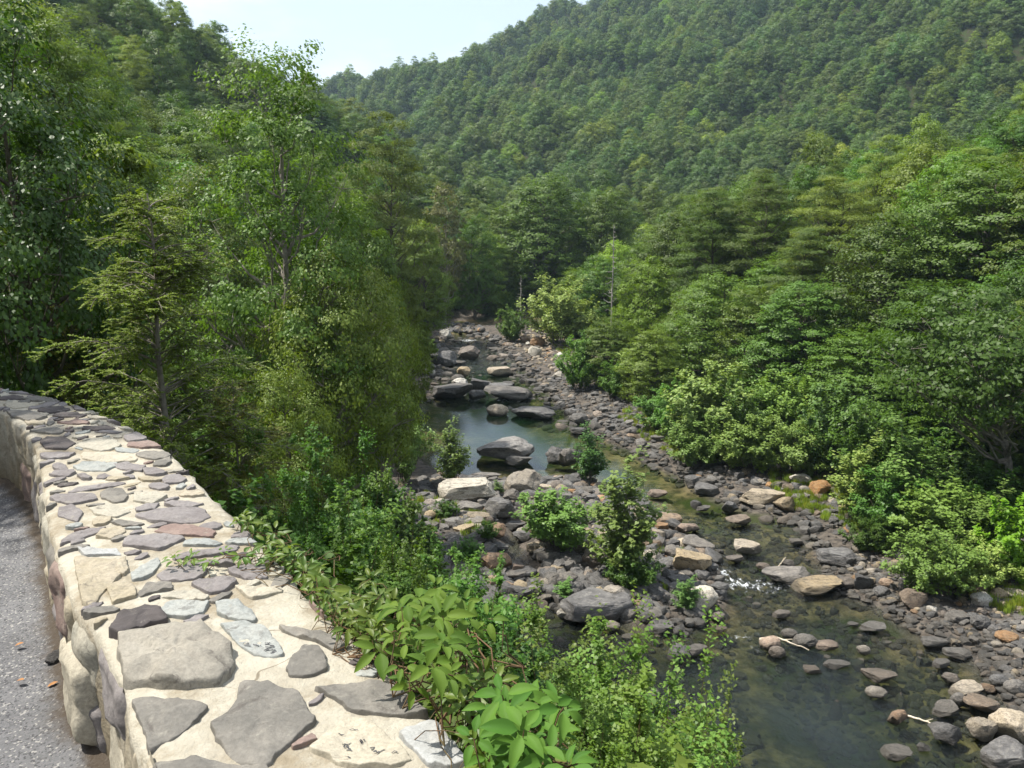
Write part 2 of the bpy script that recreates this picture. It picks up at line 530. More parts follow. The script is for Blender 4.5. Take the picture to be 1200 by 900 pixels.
def water_material():
    m, nt, out = new_mat('river_water')
    tc = N(nt, 'ShaderNodeTexCoord'); co = tc.outputs['Object']
    dp = N(nt, 'ShaderNodeAttribute', attribute_name='depth').outputs['Fac']
    fm = N(nt, 'ShaderNodeAttribute', attribute_name='foam').outputs['Fac']
    fs = N(nt, 'ShaderNodeAttribute', attribute_name='fast').outputs['Fac']
    # light lost on the way down and back through the column of water
    chan = N(nt, 'ShaderNodeCombineColor')
    for i, k in enumerate((-1.25, -.85, -1.35)):
        nt.links.new(mathn(nt, 'EXPONENT', mathn(nt, 'MULTIPLY', dp, k)), chan.inputs[i])
    tr = N(nt, 'ShaderNodeBsdfTransparent'); nt.links.new(chan.outputs[0], tr.inputs['Color'])
    body = N(nt, 'ShaderNodeBsdfDiffuse'); nt.links.new(mixc(nt, ramp(nt, fs, .05, .3), (.010, .034, .010), (.028, .037, .040)), body.inputs['Color'])
    mb = N(nt, 'ShaderNodeMixShader'); nt.links.new(ramp(nt, dp, .25, .9, 0, .6), mb.inputs[0])
    nt.links.new(tr.outputs[0], mb.inputs[1]); nt.links.new(body.outputs[0], mb.inputs[2])
    gl = N(nt, 'ShaderNodeBsdfGlossy'); gl.inputs['Roughness'].default_value = .06; gl.inputs['Color'].default_value = (.95, .97, 1, 1)
    mp = N(nt, 'ShaderNodeMapping'); mp.inputs['Scale'].default_value = (1.0, .55, 1); mp.inputs['Rotation'].default_value = (0, 0, R(25))
    nt.links.new(co, mp.inputs['Vector'])
    h = mathn(nt, 'ADD', mathn(nt, 'MULTIPLY', noise(nt, 1.6, 4, .6, mp.outputs[0], .6), .6), mathn(nt, 'MULTIPLY', noise(nt, 7.0, 5, .7, mp.outputs[0], .3), .45))
    b = N(nt, 'ShaderNodeBump'); b.inputs['Distance'].default_value = .25
    nt.links.new(ramp(nt, fs, 0, .8, .02, 1.0, False), b.inputs['Strength'])
    nt.links.new(h, b.inputs['Height']); nt.links.new(b.outputs[0], gl.inputs['Normal'])
    fr = N(nt, 'ShaderNodeFresnel'); fr.inputs['IOR'].default_value = 1.333; nt.links.new(b.outputs[0], fr.inputs['Normal'])
    ms = N(nt, 'ShaderNodeMixShader'); nt.links.new(fr.outputs[0], ms.inputs[0])
    nt.links.new(mb.outputs[0], ms.inputs[1]); nt.links.new(gl.outputs[0], ms.inputs[2])
    wh = N(nt, 'ShaderNodeBsdfDiffuse'); wh.inputs['Color'].default_value = (.75, .78, .8, 1)
    fn = noise(nt, 4.5, 7, .7, mp.outputs[0], 1.2)
    ff = ramp(nt, mathn(nt, 'ADD', mathn(nt, 'MULTIPLY', fm, .38), fn), .80, 1.05)
    mf = N(nt, 'ShaderNodeMixShader'); nt.links.new(ff, mf.inputs[0])
    nt.links.new(ms.outputs[0], mf.inputs[1]); nt.links.new(wh.outputs[0], mf.inputs[2])
    nt.links.new(mf.outputs[0], out.inputs['Surface'])
    return m


# ------------------------------------------------------------------ summer haze over the valley
hz = bpy.data.meshes.new('haze')
bm = bmesh.new(); bmesh.ops.create_cube(bm, size=1)
lo_, hi_ = Vector((-1010, -80, float(GZ.min()) - 1.5)), Vector((1110, 1410, float(GZ.max()) + 30))
for v in bm.verts: v.co = Vector([lo_[k] + (v.co[k] + .5) * (hi_[k] - lo_[k]) for k in range(3)])
bm.to_mesh(hz); bm.free()
hm, hnt, hout = new_mat('haze')
pv = hnt.nodes.new('ShaderNodeVolumePrincipled')
pv.inputs['Color'].default_value = (.62, .84, 1.0, 1); pv.inputs['Density'].default_value = HAZE; pv.inputs['Anisotropy'].default_value = .15
hnt.links.new(pv.outputs[0], hout.inputs['Volume'])
tag(add_obj('haze', hz, hm), 'thin blue summer haze in the valley', kind='stuff')

tag(add_obj('river_water', me, water_material()), 'shallow river running between boulders', kind='structure')
# ------------------------------------------------------------------ roadside path and the stone wall
NS = 340
wo = smooth_line(resample(w_out_xy, NS), 2); wi = smooth_line(resample(w_in_xy, NS), 2)


def gravel_extra(nt, col, tc):
    co = tc.outputs['Object']
    v = nt.nodes.new('ShaderNodeTexVoronoi'); v.inputs['Scale'].default_value = 150
    nt.links.new(co, v.inputs['Vector'])
    sp = nt.nodes.new('ShaderNodeSeparateColor'); nt.links.new(v.outputs['Color'], sp.inputs[0])
    c = mixc(nt, ramp(nt, sp.outputs[0], .0, 1, 0, .6, False), col, (.24, .24, .245))
    c = mixc(nt, ramp(nt, sp.outputs[1], .9, .93), c, (.36, .35, .33))
    c = mixc(nt, ramp(nt, sp.outputs[2], .80, .86, 0, .8), c, (.07, .07, .075))
    c = mixc(nt, ramp(nt, noise(nt, 1.1, 5, .65, co), .5, .72, 0, .45), c, (.09, .088, .083))
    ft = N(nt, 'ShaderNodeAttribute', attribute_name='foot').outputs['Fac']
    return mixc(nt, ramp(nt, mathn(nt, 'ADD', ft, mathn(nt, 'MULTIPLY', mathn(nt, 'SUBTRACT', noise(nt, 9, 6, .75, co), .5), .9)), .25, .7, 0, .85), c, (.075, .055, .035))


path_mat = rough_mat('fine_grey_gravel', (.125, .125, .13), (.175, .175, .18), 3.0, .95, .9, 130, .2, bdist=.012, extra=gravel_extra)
road_left = wi + np.array([-7.5, -6.5])
V = []; Q = []
cols = 30
for i in range(NS):
    for j in range(cols + 1):
        f = (j / cols) ** 2.6
        p = wi[i] * (1 - f) + (wi[i] + np.array([-8.0, -7.0])) * f
        V.append((p[0], p[1], 0.012 * mnoise.noise(Vector((p[0] * 1.3, p[1] * 1.3, 0))) + .004 + .04 * math.exp(-f * 120)))
V = np.array(V)
ii, jj = np.meshgrid(np.arange(NS - 1), np.arange(cols), indexing='ij')
q = np.stack([ii * (cols + 1) + jj, (ii + 1) * (cols + 1) + jj, (ii + 1) * (cols + 1) + jj + 1, ii * (cols + 1) + jj + 1], -1).reshape(-1, 4)
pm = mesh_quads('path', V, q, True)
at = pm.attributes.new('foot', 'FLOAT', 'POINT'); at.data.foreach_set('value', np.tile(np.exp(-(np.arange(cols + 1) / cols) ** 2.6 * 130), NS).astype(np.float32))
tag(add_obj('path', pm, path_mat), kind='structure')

# mortar body of the wall
rows = []
for k in range(9): rows.append((0, -0.05 + (WT - .02 + .05) * k / 8))
for k in range(27): rows.append(((k + .5) / 27, WT))
for k in range(8): rows.append((1, WT - .02 - 1.1 * k / 7))
nr = len(rows)
V = np.zeros((NS, nr, 3))
for i in range(NS):
    a, b = wi[i], wo[i]
    nin = (a - b) / np.linalg.norm(a - b)
    for k, (f, z) in enumerate(rows):
        p = a * (1 - f) + b * f
        q3 = Vector((p[0], p[1], z))
        n1 = mnoise.fractal(q3 * 5.0, .7, 2.2, 4); n2 = mnoise.fractal(q3 * 16.0, .7, 2.2, 4)
        if z >= WT:
            edge = min(f, 1 - f)
            V[i, k] = (p[0], p[1], WT + .0045 * n1 + .004 * n2 - .02 * math.exp(-edge * 30))
        else:
            s = .012 * n1 + .012 * n2
            sg = 1 if f == 0 else -1
            V[i, k] = (p[0] + nin[0] * s * sg, p[1] + nin[1] * s * sg, z)
ii, jj = np.meshgrid(np.arange(NS - 1), np.arange(nr - 1), indexing='ij')
q = np.stack([ii * nr + jj, ii * nr + jj + 1, (ii + 1) * nr + jj + 1, (ii + 1) * nr + jj], -1).reshape(-1, 4)


def mortar_extra(nt, col, tc):
    co = tc.outputs['Object']
    c = mixc(nt, ramp(nt, noise(nt, 3.4, 8, .75, co), .44, .66, 0, .85), col, (.24, .195, .13))
    v = nt.nodes.new('ShaderNodeTexVoronoi'); v.feature = 'DISTANCE_TO_EDGE'; v.inputs['Scale'].default_value = 4.5
    wv = mixc(nt, .12, co, tc.outputs['Object'])
    n = nt.nodes.new('ShaderNodeTexNoise'); n.inputs['Scale'].default_value = 7; nt.links.new(co, n.inputs['Vector'])
    wv = mixc(nt, .12, co, n.outputs['Color']); nt.links.new(wv, v.inputs['Vector'])
    crack = mathn(nt, 'MULTIPLY', ramp(nt, v.outputs['Distance'], .004, .012, 1, 0), ramp(nt, noise(nt, 2.7, 3, .5, co), .52, .6))
    c = mixc(nt, mathn(nt, 'MULTIPLY', crack, .7), c, (.14, .11, .07))
    c = mixc(nt, ramp(nt, noise(nt, 60, 3, .7, co), .62, .75, 0, .5), c, (.3, .25, .17))
    # damp dirt and algae low down on the vertical faces
    sx = nt.nodes.new('ShaderNodeSeparateXYZ'); nt.links.new(co, sx.inputs[0])
    low = mathn(nt, 'ADD', sx.outputs[2], mathn(nt, 'MULTIPLY', mathn(nt, 'SUBTRACT', noise(nt, 3.0, 5, .7, co), .5), .7))
    return mixc(nt, ramp(nt, low, .05, .42, .8, 0), c, (.16, .125, .075))


mortar = rough_mat('cream_mortar', (.45, .42, .345), (.34, .305, .24), 3.2, .95, .85, 28, .15, cc=(.48, .45, .375), bdist=.02, extra=mortar_extra)
wall = tag(empty('stone_wall', (float(wo[60][0]), float(wo[60][1]), 0)), 'low roadside wall of purple and grey stones set in cream mortar', 'wall')
WOFF = np.array(wall.location)


def wall_part(name, me, mat):
    o = add_obj(name, me, mat, wall); o.location = tuple(-WOFF); return o


wall_part('mortar_bed', mesh_quads('mortar_bed', V.reshape(-1, 3), q, True), mortar)


def stone_extra(nt, col, tc):
    co = tc.outputs['Object']
    c = mixc(nt, ramp(nt, noise(nt, 26, 4, .7, co), .56, .72, 0, .45), col, (.33, .31, .26))
    c = mixc(nt, ramp(nt, noise(nt, 9, 6, .75, co, 1.0), .56, .68, 0, .6), c, (.06, .05, .045))
    return mixc(nt, ramp(nt, noise(nt, 75, 4, .8, co), .3, .7, .35, 0), c, (.05, .045, .04))


SM = {k: rough_mat('wall_stone_' + n, tuple(.80 * v for v in a), tuple(.80 * v for v in b), 5.5, .85, .5, 40, .25, bdist=.012, extra=stone_extra) for k, n, a, b in (
    ('P', 'purple', (.23, .207, .203), (.31, .287, .28)), ('B', 'bluish', (.34, .36, .345), (.43, .44, .41)), ('G', 'brown_grey', (.19, .18, .16), (.29, .27, .235)),
    ('L', 'pale_grey', (.42, .40, .33), (.52, .48, .39)), ('T', 'tan', (.41, .355, .25), (.49, .43, .33)), ('M', 'buff_grey', (.33, .305, .255), (.43, .40, .335)), ('D', 'dark', (.085, .075, .075), (.14, .12, .115)),
    ('R', 'reddish', (.27, .19, .165), (.33, .25, .215)), ('S', 'light_slab', (.50, .455, .36), (.58, .525, .41)), ('W', 'white_blue', (.50, .51, .50), (.44, .44, .42)))}


def stone_slab(poly, z0, th, dome, seed, rough=.006):
    """a stone with the given outline lying in the mortar: outline is real size, top a little domed and uneven"""
    rng = np.random.default_rng(seed)
    P = np.asarray(poly, float)
    P = resample(np.vstack([P, P[:1]]), 49)[:-1]
    P = (np.roll(P, 1, 0) + 6 * P + np.roll(P, -1, 0)) / 8
    c = P.mean(0)
    sz = np.linalg.norm(P - c, axis=1).mean()
    for i in range(len(P)):
        P[i] += (P[i] - c) * (.07 * mnoise.fractal(Vector((P[i][0] * 26, P[i][1] * 26, seed)), .6, 2.2, 4)) 
    rings = ((1.03, -3.0), (1.02, -.6), (1.0, .55), (.992, .92), (.97, 1.0), (.8, 1.04), (.62, 1.06), (.44, 1.07), (.26, 1.08), (.1, 1.08))
    V = []
    tilt = rng.normal(size=2) * .012
    for s, h in rings:
        for p in P:
            x = c + (p - c) * s
            hh = h * th + dome * (1 - s * s) if h > 0.5 else h * th
            z = z0 + hh
            if h > .5:
                z += rough * mnoise.fractal(Vector((x[0] * 9, x[1] * 9, seed * 1.7)), .7, 2.1, 4) + tilt @ (x - c)
                z += .5 * rough * mnoise.fractal(Vector((x[0] * 34, x[1] * 34, seed * 2.7)), .7, 2.1, 3)
            V.append((x[0], x[1], z))
    n = len(P)
    Q = []
    for r in range(len(rings) - 1):
        for i in range(n): Q.append((r * n + i, r * n + (i + 1) % n, (r + 1) * n + (i + 1) % n, (r + 1) * n + i))
    V.append((c[0], c[1], np.mean([v[2] for v in V[-n:]])))
    k = len(V) - 1; b = (len(rings) - 1) * n
    for i in range(0, n, 2): Q.append((b + i, b + (i + 1) % n, b + (i + 2) % n, k))
    return mesh_quads('cap_stone', V, Q, True)


def c4(l): return [(200 + x / 3.3333, 640 + y / 3.3333) for x, y in l]
def c1(l): return [(x / 1.9143, 430 + y / 1.9143) for x, y in l]
def c3(l): return [(x / 2.646, 560 + y / 2.646) for x, y in l]


caps = [
    (c4([(258, 575), (270, 535), (380, 535), (440, 560), (500, 570), (520, 600), (540, 650), (572, 680), (550, 705), (510, 720), (500, 760), (450, 790), (400, 830), (390, 860), (330, 872), (230, 842), (210, 790), (160, 740), (150, 710), (220, 670), (262, 620)]), 'G', .012, .006, 'dark grey brown slab'),
    (c1([(290, 752), (380, 745), (468, 768), (420, 820), (335, 862), (318, 800)]), 'G', .012, .004, None),
    (c1([(262, 617), (300, 603), (430, 585), (480, 610), (520, 640), (527, 675), (500, 715), (420, 730), (340, 725), (275, 715)]), 'M', .05, .045, 'large domed pale boulder set in the wall top'),
    (c1([(235, 605), (270, 565), (320, 548), (360, 552), (380, 578), (340, 590), (265, 612)]), 'D', .04, .02, 'dark purple edge stone'),
    (c4([(195, 310), (280, 297), (350, 312), (400, 350), (445, 432), (390, 440), (330, 430), (270, 400)]), 'B', .008, .003, 'pale bluish stone with pen scrawl on it'),
    (c4([(175, 222), (250, 220), (310, 250), (335, 285), (330, 303), (240, 290), (185, 270)]), 'B', .008, .003, None),
    (c4([(450, 480), (480, 440), (530, 390), (580, 395), (600, 430), (618, 490), (540, 515), (460, 515)]), 'G', .016, .006, None),
    (c4([(565, 565), (680, 545), (790, 530), (900, 560), (990, 590), (1018, 660), (850, 665), (700, 650), (640, 600)]), 'G', .008, .003, None),
    (c4([(540, 795), (620, 735), (690, 685), (760, 690), (830, 740), (900, 780), (940, 840), (880, 865), (700, 868), (580, 820)]), 'S', .006, .003, 'cream slab with faint scratched scrawl'),
    (c4([(890, 745), (960, 710), (1020, 695), (1080, 720), (1150, 740), (1190, 790), (1160, 850), (1080, 870), (1000, 862)]), 'W', .006, .002, 'pale blue grey corner slab'),
    (c4([(80, 155), (150, 135), (230, 125), (260, 145), (210, 185), (150, 190)]), 'P', .012, .004, None),
    (c4([(220, 95), (290, 78), (370, 85), (380, 130), (300, 135), (235, 115)]), 'P', .014, .006, None),
    (c4([(-60, 120), (-10, 90), (100, 80), (150, 95), (120, 130), (40, 143), (-30, 140)]), 'P', .014, .006, None),
    (c4([(0, 225), (70, 220), (150, 225), (120, 270), (60, 290), (-20, 280), (-50, 260)]), 'B', .008, .003, None),
    (c4([(0, 190), (100, 180), (150, 200), (140, 218), (50, 212), (-40, 205)]), 'L', .006, .002, None),
    (c4([(548, 230), (580, 200), (640, 195), (655, 230), (610, 265), (600, 280)]), 'R', .016, .01, 'pinkish stone beside the creeper'),
    (c4([(60, 72), (140, 62), (240, 68), (250, 84), (150, 80), (70, 84)]), 'P', .01, .003, None),
    (c4([(250, 160), (330, 165), (420, 165), (440, 180), (380, 200), (320, 215), (290, 200)]), 'S', .006, .002, None),
    (c4([(420, 318), (520, 335), (640, 350), (690, 400), (640, 415), (560, 375), (450, 345)]), 'G', .004, .002, None),
    (c1([(308, 512), (330, 490), (385, 488), (390, 500), (345, 512), (315, 520)]), 'G', .014, .004, None),
    (c3([(228, 250), (370, 262), (385, 300), (330, 350), (285, 400), (250, 385)]), 'T', .016, .005, None),
    (c3([(330, 345), (390, 322), (420, 345), (425, 375), (350, 392)]), 'T', .014, .006, None),
    (c3([(240, 225), (360, 225), (378, 243), (262, 247)]), 'W', .01, .003, None),
    (c3([(360, 268), (390, 255), (400, 290), (385, 308), (360, 300)]), 'T', .02, .01, None),
    (c1([(330, 905), (420, 885), (520, 895), (600, 900), (640, 960), (360, 960)]), 'G', .008, .003, None),
    (c1([(285, 890), (320, 872), (345, 900), (350, 960), (300, 960)]), 'S', .01, .004, None),
]
OCC = np.zeros((900, 700), bool); OX, OY, OR = -9.0, -1.0, .012
_gy, _gx = np.meshgrid(np.arange(700) * OR + OY, np.arange(900) * OR + OX)


def cells(poly):
    P = np.asarray(poly); a0 = np.clip(((P.min(0) - [OX, OY]) / OR).astype(int) - 1, 0, [899, 699]); a1 = np.clip(((P.max(0) - [OX, OY]) / OR).astype(int) + 2, 1, [900, 700])
    sl_ = (slice(a0[0], a1[0]), slice(a0[1], a1[1]))
    return sl_, inside(_gx[sl_], _gy[sl_], P)


def edge_in(p, line, left):
    j = int(np.argmin(np.hypot(*(line - p).T))); j = min(max(j, 2), len(line) - 3)
    t = line[j + 2] - line[j - 2]; t /= np.linalg.norm(t)
    n = np.array([-t[1], t[0]]) * (1 if left else -1)
    e = (p - line[j]) @ n
    return p + n * (.014 - e) if e < .014 else p


def tuck(poly):
    """keep an outline on the wall top"""
    return [edge_in(edge_in(np.asarray(p, float), wo, True), wi, False) for p in poly]


def claim(poly, most=1.0):
    sl_, m = cells(poly)
    if m.sum() == 0 or (OCC[sl_] & m).sum() > most * m.sum(): return False
    OCC[sl_] |= m
    return True


for i, (poly, mt, th, dome, lab) in enumerate(caps):
    w = [on_plane(a, b, WT)[:2] for a, b in poly]
    w = tuck(w); claim(w)
    o = wall_part('cap_stone', stone_slab(w, WT + .003, max(.007, th * .5), dome * (.35 if i == 2 else .25), 11 + i, .022 if i == 2 else .009), SM[mt])
    if lab: tag(o, lab)
    if i == 2: big_stone = o
    if i == 4: scrawl_stone = o
    if i == 8: scratch_stone = o

# farther stones: centre and size in the photo, oval outlines of their own
far_caps = '''820 660 260 62 P;715 780 230 66 P;880 735 230 42 R;340 580 170 46 P;330 648 110 58 P;540 568 110 58 G;700 580 150 46 L;525 640 170 46 L;745 525 80 24 P;810 490 95 40 P;300 460 100 32 P;400 483 55 20 P
440 430 160 38 B;600 432 130 32 P;720 455 90 28 P;550 491 100 14 T;700 491 90 16 T;480 480 60 20 P;610 483 45 12 P;265 318 130 46 D;470 330 170 52 L;275 378 140 30 P;280 430 60 28 P;640 290 110 36 P
680 328 130 26 R;590 353 90 18 B;720 377 150 30 G;450 250 140 20 D;230 262 130 28 G;110 190 160 44 G;260 163 130 22 D;330 189 150 18 D;90 143 120 22 S;380 155 70 22 P;200 113 160 18 G;60 108 120 16 D
510 268 90 13 P;520 388 210 46 S;950 790 160 28 B;1140 755 90 32 P;1140 787 120 20 B;990 715 80 26 P;1000 640 110 30 P;860 610 140 22 P;420 352 150 22 L;600 700 120 26 G;760 690 110 20 W;520 745 110 44 T
440 830 200 40 W;900 560 90 24 T;120 85 110 10 P;300 95 90 10 L;40 130 60 20 D;170 225 80 20 T;560 215 90 14 P;350 225 120 14 R;610 250 80 16 L;470 200 90 12 S;480 690 70 30 T'''
rng = np.random.default_rng(3)
for i, t in enumerate(far_caps.replace('\n', ';').split(';')):
    a = t.split(); cx, cy, w, h = map(float, a[:4])
    px, py = cx / 4, 440 + cy / 4
    cen = on_plane(px, py, WT)[:2]
    e1 = on_plane(px + w / 8, py, WT)[:2] - cen; e2 = on_plane(px, py - h / 8, WT)[:2] - cen
    k = rng.integers(5, 9); ang = np.sort(rng.uniform(0, 6.28, k)) ; ang = np.linspace(0, 6.28, k, endpoint=False) + rng.uniform(-.22, .22, k)
    rad = rng.uniform(.8, 1.15, k) * 1.3
    sh = rng.uniform(-.35, .35)
    poly = [cen + e1 * (math.cos(t2) + sh * math.sin(t2)) * r + e2 * math.sin(t2) * r for t2, r in zip(ang, rad)]
    poly = tuck(poly)
    if not claim(poly, .25): continue
    wall_part('cap_stone', stone_slab(poly, WT + .003, rng.uniform(.004, .008), rng.uniform(.0, .003), 100 + i), SM[a[4]])

# smaller stones packed into the mortar between them
loose_stones = Quads(); loose_mats = []
rng = np.random.default_rng(21)
mlen = np.linalg.norm(np.diff((wi + wo) / 2, axis=0), axis=1); marc = np.r_[0, np.cumsum(mlen)]
s_near = marc[np.argmin(np.hypot(*(((wi + wo) / 2) - on_plane(330, 720, WT)[:2]).T))]
got = 0; faces_m = []
for tr_ in range(5200):
    s = rng.uniform(s_near if rng.random() < .93 else s_near - 1.0, min(marc[-1] - 1.5, s_near + 7)); t = rng.uniform(.03, .97)
    big = tr_ < 2600
    a = rng.uniform(.085, .19) if big else rng.uniform(.025, .06); b = a * rng.uniform(.35, .7)
    i0 = np.searchsorted(marc, s); cen = wi[i0] * (1 - t) + wo[i0] * t
    d = wo[i0] - wi[i0]; d /= np.linalg.norm(d); th_ = rng.normal() * .5; d = np.array([d[0] * math.cos(th_) - d[1] * math.sin(th_), d[0] * math.sin(th_) + d[1] * math.cos(th_)]); e = np.array([-d[1], d[0]])
    k = rng.integers(5, 8); ang = np.linspace(0, 6.28, k, endpoint=False) + rng.uniform(-.25, .25, k); rad = rng.uniform(.8, 1.15, k)
    poly = [cen + d * math.cos(q_) * a * r_ + e * math.sin(q_) * b * r_ for q_, r_ in zip(ang, rad)]
    wide = [cen + (p_ - cen) * 1.05 + (p_ - cen) / np.linalg.norm(p_ - cen) * .006 for p_ in poly]
    if max(np.linalg.norm(a_ - b_) for a_, b_ in zip(poly, tuck(poly))) > .02: continue
    if OCC[cells(wide)[0]][cells(wide)[1]].any(): continue
    if min(np.min(np.hypot(*(wi - p_).T)) for p_ in poly) < .012 and t > .2: continue
    claim(poly)
    me = stone_slab(poly, WT + .002, rng.uniform(.004, .007), rng.uniform(.0, .002), 400 + tr_)
    nv = len(me.vertices); co = np.empty(nv * 3, np.float32); me.vertices.foreach_get('co', co)
    qq = np.empty(len(me.polygons) * 4, np.int32); me.polygons.foreach_get('vertices', qq)
    mt_ = int(rng.choice(9, p=[.25, .15, .2, .15, .06, .06, .08, .05, 0]))
    faces_m += [mt_] * len(me.polygons)
    loose_stones.add(co.reshape(-1, 3), qq.reshape(-1, 4)); got += 1
    bpy.data.meshes.remove(me)
    if got > 230: break
me = loose_stones.build('small_cap_stones', True)
for k_ in SM: me.materials.append(SM[k_])
me.polygons.foreach_set('material_index', np.array(faces_m, np.int32))
tag(wall_part('small_cap_stones', me, None), kind='stuff')
print('SMALL', got)

# stones in the face towards the path
mid = np.r_[0, np.cumsum(np.linalg.norm(np.diff(wi, axis=0), axis=1))]


def face_point(s, z, out):
    x = np.interp(s, mid, wi[:, 0]); y = np.interp(s, mid, wi[:, 1])
    x2 = np.interp(s + .05, mid, wi[:, 0]); y2 = np.interp(s + .05, mid, wi[:, 1])
    d = np.array([x2 - x, y2 - y]); d /= np.linalg.norm(d) + 1e-9
    n = np.array([-d[1], d[0]])
    return (x + n[0] * out, y + n[1] * out, z)


def face_stone(s0, s1, z0, z1, th, seed):
    n1, n2 = 18, 14
    V = []
    for i in range(n1 + 1):
        for j in range(n2 + 1):
            u, v = 2 * i / n1 - 1, 2 * j / n2 - 1
            m = max(abs(u), abs(v)); l = math.hypot(u, v)
            k = m / l if l > 1e-6 else 1
            k = .35 * k + .65
            uu, vv = u * k, v * k
            r = (abs(u) ** 3 + abs(v) ** 3) ** (1 / 3)
            s = (s0 + s1) / 2 + uu * (s1 - s0) / 2; z = (z0 + z1) / 2 + vv * (z1 - z0) / 2
            wob = mnoise.fractal(Vector((s * 6, z * 6, seed)), .7, 2.1, 4)
            s += .02 * mnoise.noise(Vector((s * 9, z * 9, seed + 4.4))); z += .02 * mnoise.noise(Vector((s * 9, z * 9, seed + 9.1)))
            out = th * (1 - max(0, min(1, (m - .7) / .3)) ** 2 * 2.2) + wob * .02
            V.append(face_point(s, z, out))
    Q = [(i * (n2 + 1) + j, (i + 1) * (n2 + 1) + j, (i + 1) * (n2 + 1) + j + 1, i * (n2 + 1) + j + 1) for i in range(n1) for j in range(n2)]
    return mesh_quads('face_stone', V, Q, True)


def arc_of(px, py, z):
    p = on_plane(px, py, z)[:2]
    return mid[np.argmin(np.hypot(wi[:, 0] - p[0], wi[:, 1] - p[1]))]


s_bulge = arc_of(104, 862, .02)
rng = np.random.default_rng(8)
s = s_bulge - 1.6
idx = 0
while s < mid[-1] - 3.0 and idx < 34:
    w = rng.uniform(.16, .42)
    if s < s_bulge < s + w + .2 and s_bulge - s < .12:
        s = s_bulge + .14; continue
    zc = rng.uniform(.14, .3)
    for (za, zb) in ((0.0, zc), (zc + .025, rng.uniform(.40, .45))):
        if zb - za < .08: continue
        o = wall_part('face_stone', face_stone(s, s + w * rng.uniform(.8, .96), za, zb, rng.uniform(.008, .020), idx * 3.3 + za), SM[rng.choice(['T', 'G', 'S', 'P', 'L', 'T', 'R'])])
        idx += 1
    s += w
o = wall_part('face_stone', face_stone(s_bulge - .13, s_bulge + .15, .015, .33, .055, 77.7), SM['S']); tag(o, 'pale stone bulging from the face of the wall')

# scrawl on two of the cap stones: thin strokes of dark pen
ink = rough_mat('dark_pen_ink', (.05, .05, .055), (.09, .09, .09), 30, .8, 0, 10)


def strokes(name, parent, lines, zoom, off, width, lift):
    q = Quads()
    for l in lines:
        pts = []
        for x, y in l:
            px, py = off[0] + x / zoom, off[1] + y / zoom
            pts.append(on_plane(px, py, WT + lift))
        pts = resample3(np.array(pts), max(3, 4 * len(pts)))
        d = np.gradient(pts, axis=0); d /= np.linalg.norm(d, axis=1)[:, None] + 1e-9
        sd = np.cross(d, [0, 0, 1]); sd /= np.linalg.norm(sd, axis=1)[:, None] + 1e-9
        a, b = pts - sd * width / 2, pts + sd * width / 2
        V = np.empty((len(pts) * 2, 3)); V[0::2] = a; V[1::2] = b
        q.add(V, [(2 * i, 2 * i + 1, 2 * i + 3, 2 * i + 2) for i in range(len(pts) - 1)])
    me = q.build(name)
    o = add_obj(name, me, ink, parent)
    dg = bpy.context.evaluated_depsgraph_get()
    # drape the strokes on the stone they are written on
    pv = np.array([v.co for v in parent.data.vertices])
    for v in me.vertices:
        d2 = (pv[:, 0] - v.co.x) ** 2 + (pv[:, 1] - v.co.y) ** 2
        k = np.argsort(d2)[:4]
        v.co.z = pv[k, 2].max() + .0015
    return o


def resample3(P, n):
    L = np.r_[0, np.cumsum(np.linalg.norm(np.diff(P, axis=0), axis=1))]
    s = np.linspace(0, L[-1], n)
    return np.stack([np.interp(s, L, P[:, k]) for k in range(3)], 1)


sc1 = [[(215, 490), (260, 482), (320, 495), (300, 512), (220, 515)], [(245, 550), (300, 543), (355, 552)], [(395, 512), (450, 512), (492, 525), (480, 548), (440, 555)], [(515, 535), (540, 545)],
       [(600, 492), (640, 485), (672, 505), (655, 522), (605, 512)], [(690, 480), (672, 495)], [(610, 565), (670, 570), (740, 572), (762, 560)], [(690, 540), (740, 548), (768, 556)],
       [(590, 620), (640, 605), (700, 608), (790, 605)], [(620, 603), (660, 598)], [(700, 652), (750, 648), (812, 634)], [(730, 640), (770, 636)]]
strokes('pen_writing', scrawl_stone, sc1, 15.0, (270, 720), .0036, .01)
sc2 = [[(240, 495), (330, 500), (380, 480)], [(290, 510), (275, 545), (300, 555)], [(320, 500), (310, 545)], [(340, 520), (330, 560), (372, 570)], [(310, 590), (350, 580), (390, 605)],
       [(640, 530), (705, 520), (690, 550), (655, 556)], [(690, 585), (720, 565), (730, 600), (690, 605)], [(740, 625), (790, 600), (850, 570)], [(770, 595), (735, 630)],
       [(505, 450), (540, 470), (520, 485), (500, 465)], [(550, 450), (572, 460)], [(205, 375), (250, 385), (285, 380)], [(355, 330), (400, 315), (440, 330), (475, 325)], [(950, 640), (990, 620), (1030, 645)],
       [(290, 700), (340, 690)], [(330, 720), (370, 740)]]
strokes('scratched_writing', scratch_stone, sc2, 12.0, (380, 830), .0026, .008)
